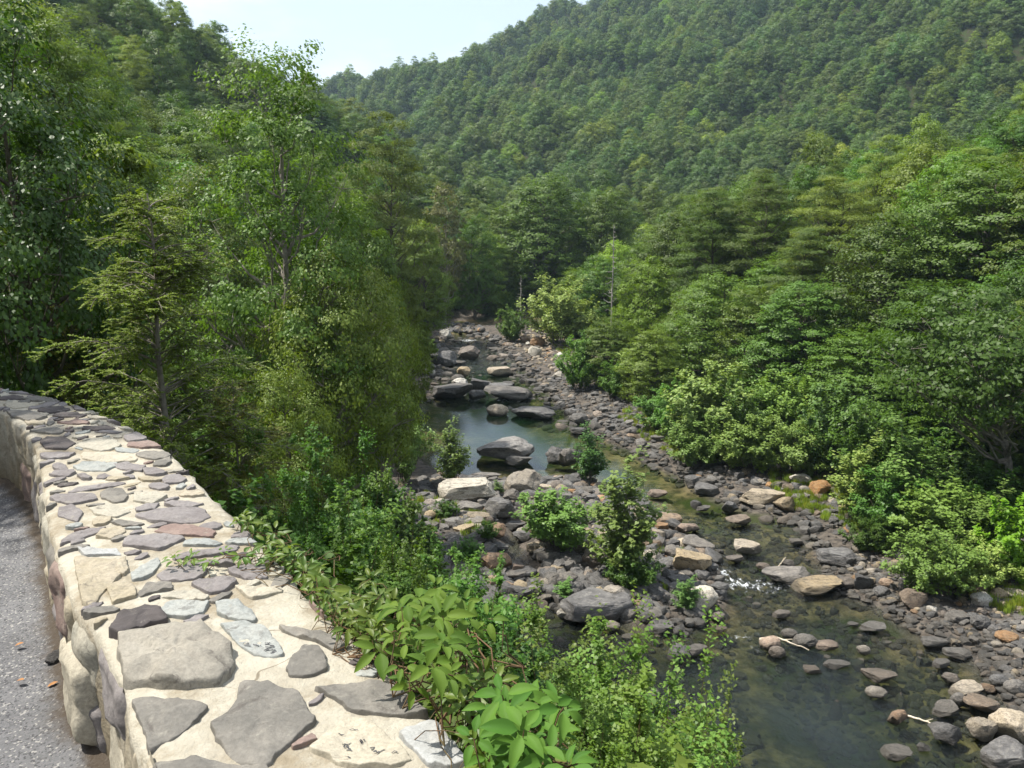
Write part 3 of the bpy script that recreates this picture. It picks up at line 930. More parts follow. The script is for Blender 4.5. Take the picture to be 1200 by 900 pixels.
# ------------------------------------------------------------------ rocks of the river
def rock_extra(nt, col, tc):
    geo = N(nt, 'ShaderNodeNewGeometry'); oi = N(nt, 'ShaderNodeObjectInfo')
    hs = nt.nodes.new('ShaderNodeHueSaturation')
    nt.links.new(ramp(nt, oi.outputs['Random'], 0, 1, .72, 1.3, False), hs.inputs['Value'])
    nt.links.new(ramp(nt, mathn(nt, 'FRACT', mathn(nt, 'MULTIPLY', oi.outputs['Random'], 31.7)), 0, 1, .6, 1.25, False), hs.inputs['Saturation'])
    nt.links.new(col, hs.inputs['Color'])
    sx = nt.nodes.new('ShaderNodeSeparateXYZ'); nt.links.new(geo.outputs['Position'], sx.inputs[0])
    n = noise(nt, 1.4, 5, .7, geo.outputs['Position'])
    lvl = mathn(nt, 'ADD', sx.outputs[2], mathn(nt, 'MULTIPLY', mathn(nt, 'SUBTRACT', n, .5), .5))
    # high-water stain: dark algae film up to a line, wet at the waterline
    # bedding and cracks in the stone, pale lichen on top
    tn = nt.nodes.new('ShaderNodeMapping'); tn.inputs['Scale'].default_value = (1.2, 1.2, 5.5); nt.links.new(tc.outputs['Object'], tn.inputs['Vector'])
    base = mixc(nt, ramp(nt, noise(nt, 2.2, 6, .75, tn.outputs[0], .8), .52, .66, 0, .7), hs.outputs[0], (.05, .045, .042))
    base = mixc(nt, ramp(nt, noise(nt, 9, 5, .8, tc.outputs['Object']), .58, .72, 0, .55), base, (.34, .32, .27))
    base = mixc(nt, ramp(nt, noise(nt, 22, 4, .8, tc.outputs['Object']), .3, .62, .5, 0), base, (.05, .046, .04))
    c = mixc(nt, ramp(nt, lvl, WZ + .10, WZ + .42, .75, 0), base, (.055, .05, .042))
    return mixc(nt, ramp(nt, sx.outputs[2], WZ - .02, WZ + .07, .5, 0), c, (.05, .042, .024))


RM = {k: rough_mat('rock_' + n, a, b, 2.1, .8, .75, 5.5, .3, cc=c, bdist=.10, extra=rock_extra) for k, n, a, b, c in (
    ('D', 'slate', (.075, .072, .072), (.15, .145, .14), (.20, .19, .175)), ('G', 'grey', (.13, .12, .11), (.23, .21, .185), (.09, .085, .08)),
    ('B', 'brown', (.19, .14, .10), (.29, .225, .165), (.12, .10, .085)), ('T', 'tan', (.33, .265, .175), (.42, .345, .245), (.17, .14, .105)),
    ('W', 'white', (.44, .40, .33), (.52, .48, .40), (.20, .18, .15)), ('O', 'orange', (.33, .195, .105), (.40, .27, .165), (.19, .13, .085)))}


def rock_mesh(name, seed, style, sub=3):
    rng = np.random.default_rng(seed)
    bm = bmesh.new()
    bmesh.ops.create_icosphere(bm, subdivisions=sub, radius=1)
    V = np.array([v.co for v in bm.verts])
    if style == 'angular': k, lo, hi, nz = 15, .45, .80, .075
    elif style == 'slab': k, lo, hi, nz = 11, .50, .82, .065
    else: k, lo, hi, nz = 6, .72, .95, .07
    for i in range(k):
        n = unit(rng, 1)[0]
        if style == 'slab' and i == 0: n = np.array([rng.normal() * .12, rng.normal() * .12, 1.0])
        elif style == 'slab': n[2] *= .35
        n /= np.linalg.norm(n)
        d = rng.uniform(lo, hi) if not (style == 'slab' and i == 0) else .42
        e = V @ n - d
        V = np.where((e > 0)[:, None], V - e[:, None] * n * .96, V)
    for i in range(len(V)):
        p = Vector(V[i]) * 1.3 + Vector((seed * 3.1, seed * 1.7, 0))
        f = nz * mnoise.fractal(p * 1.6, .8, 2.1, 4) * 1.6 + .03 * mnoise.fractal(p * 6, .8, 2.1, 3)
        V[i] *= 1 + f
    V -= (V.max(0) + V.min(0)) / 2
    V /= (V.max(0) - V.min(0)) / 2
    for v, c in zip(bm.verts, V): v.co = c
    me = bpy.data.meshes.new(name)
    bm.to_mesh(me); bm.free()
    me.polygons.foreach_set('use_smooth', np.ones(len(me.polygons), dtype=bool))
    me.set_sharp_from_angle(angle=R(28))
    return me


ROCKS = {}
for st, nn in (('angular', 7), ('slab', 6), ('round', 5)):
    ROCKS[st] = []
    for i in range(nn):
        me = rock_mesh('river_rock', 20 + i * 7 + len(st), st, 4)
        me.materials.append(RM['G'])
        ROCKS[st].append(me)
rng_rock = np.random.default_rng(44)
rock_spots = []


def put_rock(name, me, mat, loc, dims, rot, label, group=None, cat='rock', tilt=(0, 0)):
    o = bpy.data.objects.new(name, me)
    COL.objects.link(o)
    o.material_slots[0].link = 'OBJECT'; o.material_slots[0].material = RM[mat]
    o.location = loc; o.scale = (dims[0] / 2, dims[1] / 2, dims[2] / 2); o.rotation_euler = (tilt[0], tilt[1], rot)
    rock_spots.append((loc[0], loc[1], max(dims[0], dims[1]) / 2))
    return tag(o, label, cat, group)


# x0 x1 y0 y1 in the photo, style, colour | label
BOULDERS = '''513 582 564 594 slab W|largest white slab boulder, tilted, near the left end of the rock bar
591 634 550 581 angular T|peaked tan boulder at the water's edge behind the white slab
535 567 588 603 slab G|grey ledge tucked under the front of the white slab boulder
547 575 600 613 slab T|cream flat block lying just below the white slab boulder
568 604 589 613 angular D|black angular boulder between the cream block and the peaked tan boulder
591 615 606 623 slab D|flat slate slab at the head of the blue rock pool
567 593 612 631 angular O|rusty orange block left of the blue rock pool
572 596 625 648 slab D|dark slab dipping into the left side of the blue rock pool
563 600 646 674 angular O|tan and orange boulder at the foot of the blue rock pool
600 616 661 674 angular O|small orange stone right below the blue rock pool
537 571 674 701 angular W|cream crumbly boulder half hidden by bank bushes
570 586 676 689 angular O|small rusty stone touching the cream crumbly boulder
683 714 640 668 round B|brown rounded boulder left of the tallest bar sapling
592 616 670 681 slab G|thin grey slab below the small orange stone by the pool
655 678 671 686 round G|smooth grey boulder midway along the lower rock bar
667 686 683 698 round D|dark smooth cobble beside the lower bar, largest there
617 650 637 651 slab T|tan flat rock under the spreading bar shrub
667 698 622 648 angular W|pale rock against the right side of the spreading bar shrub
633 656 557 570 angular D|dark block at the water's edge right of the peaked tan boulder
685 703 579 593 angular D|dark cube shaped block behind the tallest bar sapling
690 706 593 611 angular D|bluish black block left of the tallest bar sapling
588 612 571 593 angular G|grey rock wedged before the peaked tan boulder
626 661 574 591 slab G|broad grey brown slab right of the peaked tan boulder
550 588 554 564 slab G|long low grey rock awash in the pool outlet
760 783 571 585 slab O|orange flat rock alone in the channel
810 823 585 598 angular D|dark pointed rock off the far shore shallows
817 834 592 601 slab G|low grey rock next to the dark pointed rock
848 868 586 603 angular D|dark rounded slab on the far shore edge
765 801 603 618 slab B|long reddish ledge running into the channel
793 822 612 628 angular O|rusty rock at the tip of the long reddish ledge
791 837 643 674 angular T|big tan boulder with a bleached top beside the rapids
802 839 632 649 slab G|grey flat ledge behind the bleached top boulder
807 842 686 723 angular W|speckled white boulder at the point of the bar
827 840 681 692 round B|small brown rock between the two boulders at the rapids
706 744 685 714 angular T|tan topped boulder right under the tallest bar sapling
776 793 695 708 angular G|grey block left of the speckled white boulder
680 706 692 708 slab D|dark slab left of the tan topped boulder
743 761 693 711 angular D|dark cube beside the tan topped boulder
816 845 563 581 slab D|dark flat slab on the pile across the channel
852 882 603 618 slab B|reddish flat rock in the shallows by the far shore
559 626 513 543 angular G|great grey brown boulder standing in the pool
592 624 532 547 slab G|grey rock against the foot of the great pool boulder
640 669 523 546 angular D|dark boulder right of the great pool boulder
654 682 520 548 angular G|grey boulder just left of the pool sapling
503 551 446 469 slab G|flat topped dark slab at the upper left end of the pool
567 621 454 471 slab G|wide grey ledge across the head of the pool
569 596 474 489 round T|tan rock standing alone in the upper pool
601 650 477 493 angular D|low dark rocks ridge at the upper right of the pool
571 601 421 442 slab T|tan slab in the middle of the upstream rapids
570 600 448 461 slab D|dark ledge above the wide grey ledge
549 569 456 470 angular D|dark block beside the flat topped slab
551 575 443 459 angular D|dark rock above the pool head, in the rapids
529 549 443 456 round W|cream boulder above the flat topped slab
496 510 430 443 round W|pale round rock at the left bank of the rapids
535 551 428 443 angular T|tan rock in the rapids left of the tan slab
506 534 410 431 angular D|big dark boulder at the left bank of the rapids
536 562 405 422 angular B|brown boulder in the upper rapids
514 529 385 398 round W|pale boulder near the top of the rapids
621 639 396 407 round O|rusty boulder on the far gravel bank, right of the other
609 621 391 403 round O|orange boulder at the upper end of the far gravel bank
619 635 406 420 angular W|white jagged rock on the far gravel bank
661 674 397 405 slab W|white flat stone among the far bushes
647 662 435 446 angular W|cream rock at the lower end of the far gravel bank
667 690 484 498 round G|smooth grey rock on the shore right of the pool
669 689 496 510 slab D|slate slab at the right corner of the pool
872 922 564 596 slab T|broad tan topped slab on the far shore
911 936 583 602 angular T|cream blocky rock right of the broad tan slab
951 975 565 583 angular O|peach coloured boulder under the far bank shrubs
928 952 557 571 angular W|white rock behind the far shore grass
1002 1018 582 600 angular T|cream upright rock at the foot of a far bank shrub
963 1010 630 666 slab D|big flat slate slab tilted to the water on the far shore
898 955 667 686 slab G|long flat grey tan slab in the shallows
934 992 678 699 slab T|wide tan flat slab at the far shore waterline
960 984 673 688 slab G|grey slab lying on the wide tan flat slab
861 895 634 650 slab T|tan flat rock in the side channel
852 873 651 661 slab B|brown flat rock below the side channel
887 904 660 669 round O|small orange rock in the side channel
918 933 656 668 round G|grey cone shaped rock in the side channel
926 943 631 640 slab G|low grey rock near the far shore of the side channel
1003 1026 672 693 angular D|dark leaning slab behind the wide tan slab
983 1007 677 691 round B|brown cobble touching the wide tan slab
1059 1090 690 716 angular B|brown angular boulder at the lower edge of the pale green shrub
1134 1164 682 702 round B|big brown cobble at the left of the pale cobble heap
1164 1183 678 706 round T|tan upright cobble in the pale cobble heap
1142 1167 694 713 round W|whitish cobble split by a crack in the pale cobble heap
1180 1210 690 706 round T|flat tan cobble at the right of the pale cobble heap
1032 1049 679 690 round O|rusty cobble left of the pale green shrub
1025 1046 687 702 round D|dark cobble below the rusty cobble
907 928 714 726 slab B|low brown rock in the middle of the channel
917 936 737 750 round G|grey cobble behind the bleached stick
892 918 746 764 round O|pinkish cobble under the bleached stick
902 922 758 773 round B|brown cobble in front of the pinkish cobble
932 960 743 761 round G|rough grey boulder right of the bleached stick
957 985 751 764 round O|reddish brick shaped cobble in the channel
1006 1022 757 769 round T|tan pointed cobble alone in the channel
968 998 774 785 slab G|long grey cobble low in the channel
943 964 782 792 slab B|flat brown cobble left of the long grey cobble
994 1007 726 736 slab G|tiny tilted slab in the green shallows
1011 1042 731 743 slab G|pair shaped low grey rock off the cobble beach
1084 1114 748 761 slab G|grey flat cobble at the edge of the cobble beach
1110 1143 761 774 slab G|long grey cobble lying along the cobble beach
1141 1165 721 739 round D|round dark boulder on the cobble beach
1112 1138 716 731 slab G|grey rounded slab on top of the cobble beach
1172 1199 741 756 round O|brown orange boulder on the cobble beach
1163 1184 790 806 round D|dark cobble at the right waterline
1181 1204 796 816 round G|egg shaped grey cobble at the right waterline
1095 1116 772 784 slab G|flat cobble just off the cobble beach
1107 1127 789 803 round B|knobbly brown cobble in the right shallows
1119 1156 798 821 slab T|long tan slab in the right shallows
1134 1174 817 837 slab B|brown slab below the long tan slab
1096 1127 825 842 slab G|flat grey rock left of the brown slab
1116 1134 812 829 round G|grey cobble between two slabs in the shallows
1151 1170 802 814 round O|small orange cobble in the right shallows
1044 1068 822 853 angular O|upright rusty stone alone in dark water
1017 1042 806 820 round T|tan oval cobble left of the upright rusty stone
1096 1131 848 874 angular D|square dark block in the lower right shallows
1139 1174 842 870 angular T|tan boulder at the lower right shore
1170 1215 832 876 angular T|largest tan boulder at the lower right shore
1158 1220 872 906 slab D|slate slab at the lower right corner
1077 1091 869 884 angular D|small blue grey block in the lower shallows
1038 1072 872 894 slab G|grey slab in the lower shallows
1015 1055 786 803 slab B|brown slab just awash in midstream
783 809 755 778 angular D|dark pointed boulder in the near dark water
805 831 751 770 slab G|grey slab beside the dark pointed boulder
657 744 694 732 slab D|long slate ledge dipping to the near pool
706 728 728 741 round T|tan cobble below the long slate ledge
759 791 726 745 slab D|dark slab at the lower edge of the bar
788 801 734 747 round D|small dark cobble next to that edge slab
579 608 703 722 slab D|dark slab at the left of the near pool
734 775 806 823 slab D|black slab behind the tall bank sprays
717 734 819 842 angular D|black boulder left of the black slab
746 776 850 878 angular D|black wet boulder between the bank sprays
836 853 730 743 slab B|brown slab below the speckled white boulder
835 852 718 730 round B|small brown cobble touching the speckled white boulder
654 680 714 727 slab W|pale flat stone at the edge of the near pool'''
for i, line in enumerate(BOULDERS.split('\n')):
    spec, lab = line.split('|')
    a = spec.split()
    x0, x1, y0, y1 = map(float, a[:4])
    cx = (x0 + x1) / 2
    g = on_plane(cx, y1 - 1, WZ + .1)
    for _ in range(3): g = on_plane(cx, y1 - 1, max(gz(g[0], g[1]), WZ))
    _, _, dep_ = project(g)
    w = (x1 - x0) * dep_ / F
    el = math.atan2(EYE - g[2], g[1])
    D = w * (.75 if a[4] != 'slab' else .7)
    h = ((y1 - y0) * dep_ / F - .62 * D * math.sin(el)) / math.cos(el)
    h = min(max(h, .2 * w), (.30 if a[4] == 'slab' else .75) * w)
    D = min(D, max(.4 * w, ((y1 - y0) * dep_ / F - .5 * h * math.cos(el)) / math.sin(el)))
    sunk = .35
    Hh = h / (1 - sunk * .5)
    base = max(gz(g[0], g[1] + D / 2), WZ)
    fam = ROCKS[a[4]]
    me = fam[i % len(fam)]
    rot = rng_rock.choice([0, math.pi]) + rng_rock.uniform(-.3, .3)
    put_rock('boulder' if w > 1.1 else 'river_rock', me, a[5], (g[0], g[1] + D * .45, base + h - Hh / 2), (w * 1.04, D * 1.1, Hh), rot, lab, cat='boulder' if w > 1.1 else 'rock',
             tilt=(rng_rock.uniform(-.06, .1), rng_rock.uniform(-.1, .1)))

# more rocks of the same beds, each one placed where there is room
def zone_points(poly_px, n, seed):
    P = np.array(PX(poly_px, WZ + .1)); r = np.random.default_rng(seed)
    lo, hi = P.min(0), P.max(0); out = []
    while len(out) < n:
        c = r.uniform(lo, hi, size=(400, 2)); m = inside(c[:, 0], c[:, 1], P); out += [tuple(v) for v in c[m]]
    return out[:n]


ZONES = [
    ([(445, 600), (500, 568), (560, 560), (700, 568), (760, 600), (830, 650), (842, 700), (790, 735), (690, 708), (620, 700), (545, 690)], 62, 'DDGGTBDOTW', (.45, 1.25),
     'grey or brown rock in the jumble that makes up the rock bar', 'rocks heaped on the mid-river bar'),
    ([(690, 500), (740, 530), (800, 562), (900, 600), (960, 640), (1010, 640), (960, 590), (860, 556), (760, 500), (690, 455)], 46, 'DGGDDGB', (.4, 1.0),
     'dark grey rock in the long shore band across the channel', 'rocks in the band along the far shore'),
    ([(985, 690), (1040, 712), (1130, 760), (1180, 810), (1250, 830), (1230, 720), (1110, 690), (1010, 640)], 34, 'GGBTGWDO', (.25, .6),
     'worn cobble in the grey and tan cobble beach at the right shore', 'cobbles of the right hand beach'),
    ([(500, 440), (520, 395), (548, 386), (575, 400), (620, 440), (650, 480), (690, 505), (650, 500), (560, 468)], 84, 'BGBDBTBG', (.5, 1.6),
     'wet dark rock among the upstream rapids above the pool', 'rocks in the upstream rapids'),
    ([(860, 690), (960, 700), (1060, 740), (1150, 820), (1180, 880), (1050, 890), (960, 800), (880, 740)], 14, 'BGOG', (.2, .45),
     'small cobble breaking the surface of the near shallows', 'cobbles in the near shallows'),
    ([(600, 400), (640, 395), (690, 420), (720, 450), (660, 440), (620, 420)], 18, 'WTTWO', (.5, 1.1),
     'sunlit pale rock on the gravel bank beside the rapids', 'pale rocks on the gravel bank'),
]
for z, (poly, n, mats, (s0, s1), lab, grp) in enumerate(ZONES):
    cnt = 0
    for x, y in zone_points(poly, n * 12, 70 + z):
        if cnt >= n: break
        s = rng_rock.uniform(s0, s1) * (.8 + .35 * rng_rock.random() ** 3)
        if any((x - a) ** 2 + (y - b) ** 2 < (.85 * r + .42 * s) ** 2 for a, b, r in rock_spots): continue
        if math.hypot(x - np.mean([p[0] for p in pond_poly]), y - np.mean([p[1] for p in pond_poly])) < 1.5: continue
        g = gz(x, y)
        st = rng_rock.choice(['angular', 'slab', 'angular', 'slab', 'round'] if z != 2 else ['round', 'round', 'slab'])
        h = s * rng_rock.uniform(.35, .7)
        if g < WZ - .15: h = max(h, (WZ - g) * 1.5)
        put_rock('river_rock', ROCKS[st][rng_rock.integers(len(ROCKS[st]))], mats[rng_rock.integers(len(mats))], (x, y, g + h * .22), (s, s * rng_rock.uniform(.6, .95), h), rng_rock.uniform(0, 6.28), lab, grp,
                 tilt=tuple(rng_rock.uniform(-.18, .18, 2)))
        cnt += 1


# ------------------------------------------------------------------ scattering what nobody could count
def scatter(name, protos, pts, kinds, scales, rots, mat_label, tilts=None):
    """one object: copies of the given meshes on points, with nodes"""
    me = bpy.data.meshes.new(name)
    n = len(pts)
    me.vertices.add(n); me.vertices.foreach_set('co', np.asarray(pts, np.float32).ravel())
    for nm, ty, arr in (('pick', 'INT', np.asarray(kinds, np.int32)), ('size', 'FLOAT_VECTOR', np.asarray(scales, np.float32)), ('turn', 'FLOAT_VECTOR', np.asarray(rots, np.float32))):
        at = me.attributes.new(nm, ty, 'POINT')
        at.data.foreach_set('value' if ty == 'INT' else 'vector', arr.ravel())
    o = bpy.data.objects.new(name, me); COL.objects.link(o)
    ng = bpy.data.node_groups.new(name, 'GeometryNodeTree')
    ng.interface.new_socket('Geometry', in_out='INPUT', socket_type='NodeSocketGeometry')
    ng.interface.new_socket('Geometry', in_out='OUTPUT', socket_type='NodeSocketGeometry')
    gi = ng.nodes.new('NodeGroupInput'); go = ng.nodes.new('NodeGroupOutput')
    jn = ng.nodes.new('GeometryNodeJoinGeometry')

    def attr(nm, ty):
        a = ng.nodes.new('GeometryNodeInputNamedAttribute'); a.data_type = ty; a.inputs['Name'].default_value = nm; return a.outputs[0]
    pick, size, turn = attr('pick', 'INT'), attr('size', 'FLOAT_VECTOR'), attr('turn', 'FLOAT_VECTOR')
    for k, pr in enumerate(protos):
        oi = ng.nodes.new('GeometryNodeObjectInfo'); oi.inputs['Object'].default_value = pr; oi.inputs['As Instance'].default_value = True
        cmp_ = ng.nodes.new('FunctionNodeCompare'); cmp_.data_type = 'INT'; cmp_.operation = 'EQUAL'
        ng.links.new(pick, cmp_.inputs[2]); cmp_.inputs[3].default_value = k
        ip = ng.nodes.new('GeometryNodeInstanceOnPoints')
        ng.links.new(gi.outputs[0], ip.inputs['Points']); ng.links.new(cmp_.outputs[0], ip.inputs['Selection'])
        ng.links.new(oi.outputs['Geometry'], ip.inputs['Instance'])
        e2r = ng.nodes.new('FunctionNodeEulerToRotation'); ng.links.new(turn, e2r.inputs[0])
        ng.links.new(e2r.outputs[0], ip.inputs['Rotation']); ng.links.new(size, ip.inputs['Scale'])
        ng.links.new(ip.outputs[0], jn.inputs[0])
    ng.links.new(jn.outputs[0], go.inputs[0])
    md = o.modifiers.new('scatter', 'NODES'); md.node_group = ng
    return tag(o, mat_label, kind='stuff')


def loose(name, me, mat=None):
    """a source mesh for scattering; never linked to the scene itself"""
    if mat is not None and not me.materials: me.materials.append(mat)
    return bpy.data.objects.new(name, me)


small = []
for k, (st, m) in enumerate((('angular', 'D'), ('angular', 'G'), ('round', 'B'), ('angular', 'D'), ('slab', 'G'), ('slab', 'D'), ('round', 'T'), ('angular', 'G'), ('angular', 'T'), ('round', 'O'))):
    me = rock_mesh('cobble', 300 + k, st, 2); me.materials.append(RM[m]); small.append(loose('cobble', me))
rg = np.random.default_rng(9)
pts, kinds, sizes, rots = [], [], [], []


pond_mid = tuple(np.mean(pond_poly, 0))


def cobble_field(poly, n, lo, hi, probs, seed, landonly=False):
    for x, y in zone_points(poly, n, seed):
        r = rg.random()
        s = lo + (hi - lo) * r ** 2.6
        g = gz(x, y)
        if min(math.hypot(x - a, y - b) for a, b in pond_poly + [pond_mid]) < .75: continue
        pts.append((x, y, g + s * .08)); kinds.append(rg.choice(10, p=probs))
        sizes.append((s * .5, s * .5 * rg.uniform(.6, 1), s * .5 * rg.uniform(.35, .75))); rots.append((rg.uniform(-.3, .3), rg.uniform(-.3, .3), rg.uniform(0, 6.28)))


pd = np.array([5, 4, 2, 5, 4, 5, .9, 3, .8, .6]); pd /= pd.sum()
pg = np.array([4, 5, 3, 2, 4, 3, 3.2, 3, 2.0, 1]); pg /= pg.sum()
pw = np.array([.5, 2, 2, .3, 1.5, .3, 5, 1.5, 4, 1.5]); pw /= pw.sum()
cobble_field([(400, 640), (450, 590), (500, 565), (560, 558), (700, 562), (770, 598), (838, 648), (850, 705), (800, 742), (690, 716), (620, 712), (560, 760), (520, 720)], 3600, .16, .95, pd, 1)
cobble_field([(660, 500), (740, 536), (800, 568), (900, 608), (960, 650), (1040, 650), (990, 590), (880, 545), (780, 490), (690, 430), (640, 440)], 2700, .12, .7, pd, 2)
cobble_field([(950, 670), (985, 700), (1040, 720), (1130, 770), (1180, 830), (1260, 860), (1260, 690), (1110, 680), (1010, 640)], 2300, .09, .46, pg, 3)
cobble_field([(490, 470), (505, 420), (516, 382), (550, 380), (590, 400), (640, 440), (700, 500), (650, 500), (560, 470)], 2300, .22, 1.05, pd, 4)
cobble_field([(585, 395), (640, 390), (700, 420), (740, 460), (690, 455), (620, 425)], 600, .2, .7, pw, 5)
cobble_field([(840, 590), (960, 640), (960, 700), (1150, 780), (1200, 900), (1000, 900), (880, 760), (860, 690), (800, 600)], 2000, .08, .42, pg, 6)
cobble_field([(860, 545), (1010, 590), (1260, 680), (1260, 640), (1000, 560)], 260, .15, .8, pw, 7)
cobble_field([(600, 710), (720, 735), (860, 740), (900, 900), (640, 900)], 700, .12, .6, pg, 8)
scatter('river_cobbles', small, pts, kinds, sizes, rots, 'loose grey and tan cobbles covering the river bed and shores')

# driftwood
wood = rough_mat('bleached_wood', (.62, .54, .42), (.5, .42, .31), 8, .8, .4, 60, .2, bdist=.01)


def stick(name, px_pts, z, r0, r1, label):
    p = [on_plane(a, b, z + dz) for a, b, dz in px_pts]
    q = Quads(); P = resample3(np.array(p), 14)
    for i in range(1, 13): P[i] += np.random.default_rng(i).normal(size=3) * r0 * .25
    q.tube(P, np.linspace(r0, r1, 14), 7)
    P2 = np.array([P[6], P[6] + (P[9] - P[6]) * .8 + np.array([.05, .05, .12])]); q.tube(resample3(P2, 4), [r1, r1 * .9, r1 * .7, r1 * .4], 6)
    o = add_obj(name, q.build(name, True), wood)
    return tag(o, label, 'stick')


stick('driftwood_stick', [(890, 749, .22), (911, 747, .3), (925, 752, .28), (948, 762, .06)], WZ, .045, .018, 'bleached curved driftwood stick lying over midstream cobbles')
stick('driftwood_stick', [(1064, 839, .02), (1085, 845, .05), (1108, 853, .05)], WZ, .035, .012, 'pale stick afloat beside the upright rusty stone')
stick('driftwood_stick', [(911, 665, .0), (916, 659, .22), (921, 653, .45)], WZ, .03, .015, 'short pale stick leaning up in the side channel')
# ------------------------------------------------------------------ plants
M_OAK = leaf_mat('oak_leaves', (.034, .076, .014), (.06, .115, .022), (.05, .092, .018))
M_MAPLE = leaf_mat('maple_leaves', (.040, .076, .015), (.070, .116, .026), (.05, .086, .018))
M_DARK = leaf_mat('glossy_dark_leaves', (.030, .066, .012), (.055, .10, .022), None, rough=.42, spec=.4, trans=.28)
M_YELLOW = leaf_mat('yellow_green_leaves', (.075, .125, .016), (.11, .165, .028), (.07, .12, .018))
M_SYC = leaf_mat('sycamore_leaves', (.065, .125, .035), (.125, .19, .075), (.06, .115, .03), trans=.3)
M_LIME = leaf_mat('lime_leaves', (.10, .20, .012), (.15, .26, .025), None)
M_PINE = leaf_mat('pine_needles', (.058, .10, .032), (.09, .14, .044), (.07, .115, .032), trans=.42, spec=.25)
M_HEM = leaf_mat('hemlock_needles', (.085, .115, .024), (.13, .16, .036), None, trans=.3, spec=.2)
M_GREY = leaf_mat('grey_green_leaves', (.075, .095, .055), (.11, .13, .08), None)
M_BUSH = leaf_mat('bush_leaves', (.030, .078, .014), (.062, .125, .026), (.05, .10, .02))
M_OLIVE = leaf_mat('olive_leaves', (.060, .090, .016), (.105, .13, .028), None, trans=.36)
M_FAR = leaf_mat('forest_leaves', (.038, .076, .026), (.056, .10, .034), (.05, .09, .028), vary=.22)
M_CREEP = leaf_mat('creeper_leaves', (.024, .070, .012), (.050, .105, .020), (.045, .075, .02), rough=.65, spec=.2, trans=.28, vary=.15)
M_GRASS = leaf_mat('grass_blades', (.09, .15, .02), (.16, .2, .05), None)
BARK = rough_mat('grey_brown_bark', (.09, .075, .06), (.17, .15, .125), 6, .95, .7, 25, .1, bdist=.04)
BARKP = rough_mat('pale_bark', (.30, .27, .23), (.17, .15, .13), 5, .95, .5, 25, .1, bdist=.03)
DEADW = rough_mat('silver_dead_wood', (.34, .32, .29), (.24, .22, .2), 6, .9, .5, 30, .15, bdist=.02)
TWIG = rough_mat('reddish_twig', (.13, .075, .04), (.10, .08, .04), 12, .8, .2, 40, .2)


def limb_curve(p0, p1, rng, sag=.0, n=5):
    t = np.linspace(0, 1, n)[:, None]
    P = p0 * (1 - t) + p1 * t
    L = np.linalg.norm(p1 - p0)
    P[1:-1] += rng.normal(size=(n - 2, 3)) * L * .05
    P[:, 2] += np.sin(t[:, 0] * np.pi) * sag * L
    return P


def broadleaf(seed, H, W, base, nclump, nspray, nleaf, leaf, lean=(0, 0), top=.55, trunk_r=None, flat=.62, sides=7, droop=.0, spread=1.0, billow=0.0, aspect=.72):
    """trunk with limbs, and a crown of leaf sprays gathered in clumps on the limbs"""
    rng = np.random.default_rng(seed)
    wood_q, leaf_q = Quads(), Quads()
    tr = trunk_r or W * .028
    zt = np.linspace(0, .86 * H, 9)
    bend = np.cumsum(rng.normal(size=(9, 2)), axis=0) * W * .012
    tp = np.stack([bend[:, 0] + lean[0] * zt, bend[:, 1] + lean[1] * zt, zt], 1); tp[0, 2] = -.6
    wood_q.tube(tp, tr * (1 - .86 * np.linspace(0, 1, 9)), sides + 1)
    cen, tries = [], 0
    while len(cen) < nclump and tries < nclump * 60:
        tries += 1
        t = rng.random()
        prof = np.sin(np.pi * min(1, (t * .80 + .17))) ** top * (1 - .35 * t ** 3)
        r = W / 2 * prof * math.sqrt(rng.uniform(.12, 1)) * .86
        a = rng.uniform(0, 6.283)
        z = base * H + t * H * (1 - base) * .97
        p = np.array([r * math.cos(a) + lean[0] * z, r * math.sin(a) + lean[1] * z, z])
        if all(np.sum((p - q) ** 2 * np.array([1, 1, 1.7])) > (W * .145 * spread) ** 2 for q in cen): cen.append(p)
    mid_ = np.array([lean[0] * H * .5, lean[1] * H * .5, H * (base + (1 - base) * .42)])
    for c in cen:
        a = W * .135 * rng.uniform(.72, 1.35)
        rad = math.hypot(c[0], c[1])
        z0 = max(.12 * H, min(.82 * H, c[2] - .55 * rad - .06 * H))
        p0 = np.array([np.interp(z0, zt, tp[:, 0]), np.interp(z0, zt, tp[:, 1]), z0])
        lp = limb_curve(p0, c + np.array([0, 0, -a * .2]), rng, -.05)
        r0 = tr * (1 - .8 * z0 / H) * .5
        wood_q.tube(lp, np.linspace(r0, r0 * .18, 5), sides - 2)
        d = unit(rng, nspray); d[:, 2] = np.abs(d[:, 2]) * 1.0 - (.38 + .3 * billow) * rng.random(nspray)
        d /= np.linalg.norm(d, axis=1)[:, None]
        sc = c + d * np.array([a, a, a * flat]) * rng.uniform(.55, 1.1, nspray)[:, None]
        sc[:, 2] -= droop * a * np.hypot(d[:, 0], d[:, 1])
        if nspray >= 10:
            for k in range(0, nspray, 3):
                wood_q.tube(limb_curve(lp[-1 - (k % 2)], sc[k], rng, 0, 3), [r0 * .22, r0 * .16, r0 * .06], 3)
        s = a * rng.uniform(.28, .52, nspray)
        m = nspray * nleaf
        off = unit(rng, m) * (rng.random(m) ** .45)[:, None] * np.array([1, 1, .55])
        P = np.repeat(sc, nleaf, 0) + off * np.repeat(s, nleaf)[:, None]
        out = P - mid_; out /= np.linalg.norm(out, axis=1)[:, None] + 1e-9
        cl = (P - c) / (np.linalg.norm(P - c, axis=1)[:, None] + 1e-9)
        Nn = out * .45 + cl * .5 + np.array([0, 0, .40 - .15 * billow]) + cl * .5 * billow + off * .2 + unit(rng, m) * (.55 - .18 * billow)
        leaf_q.leaves(P, Nn, unit(rng, m) + off * .5, leaf * rng.uniform(.65, 1.25, m), leaf * aspect * rng.uniform(.7, 1.2, m))
    return wood_q.build('trunk', True), leaf_q.build('crown')


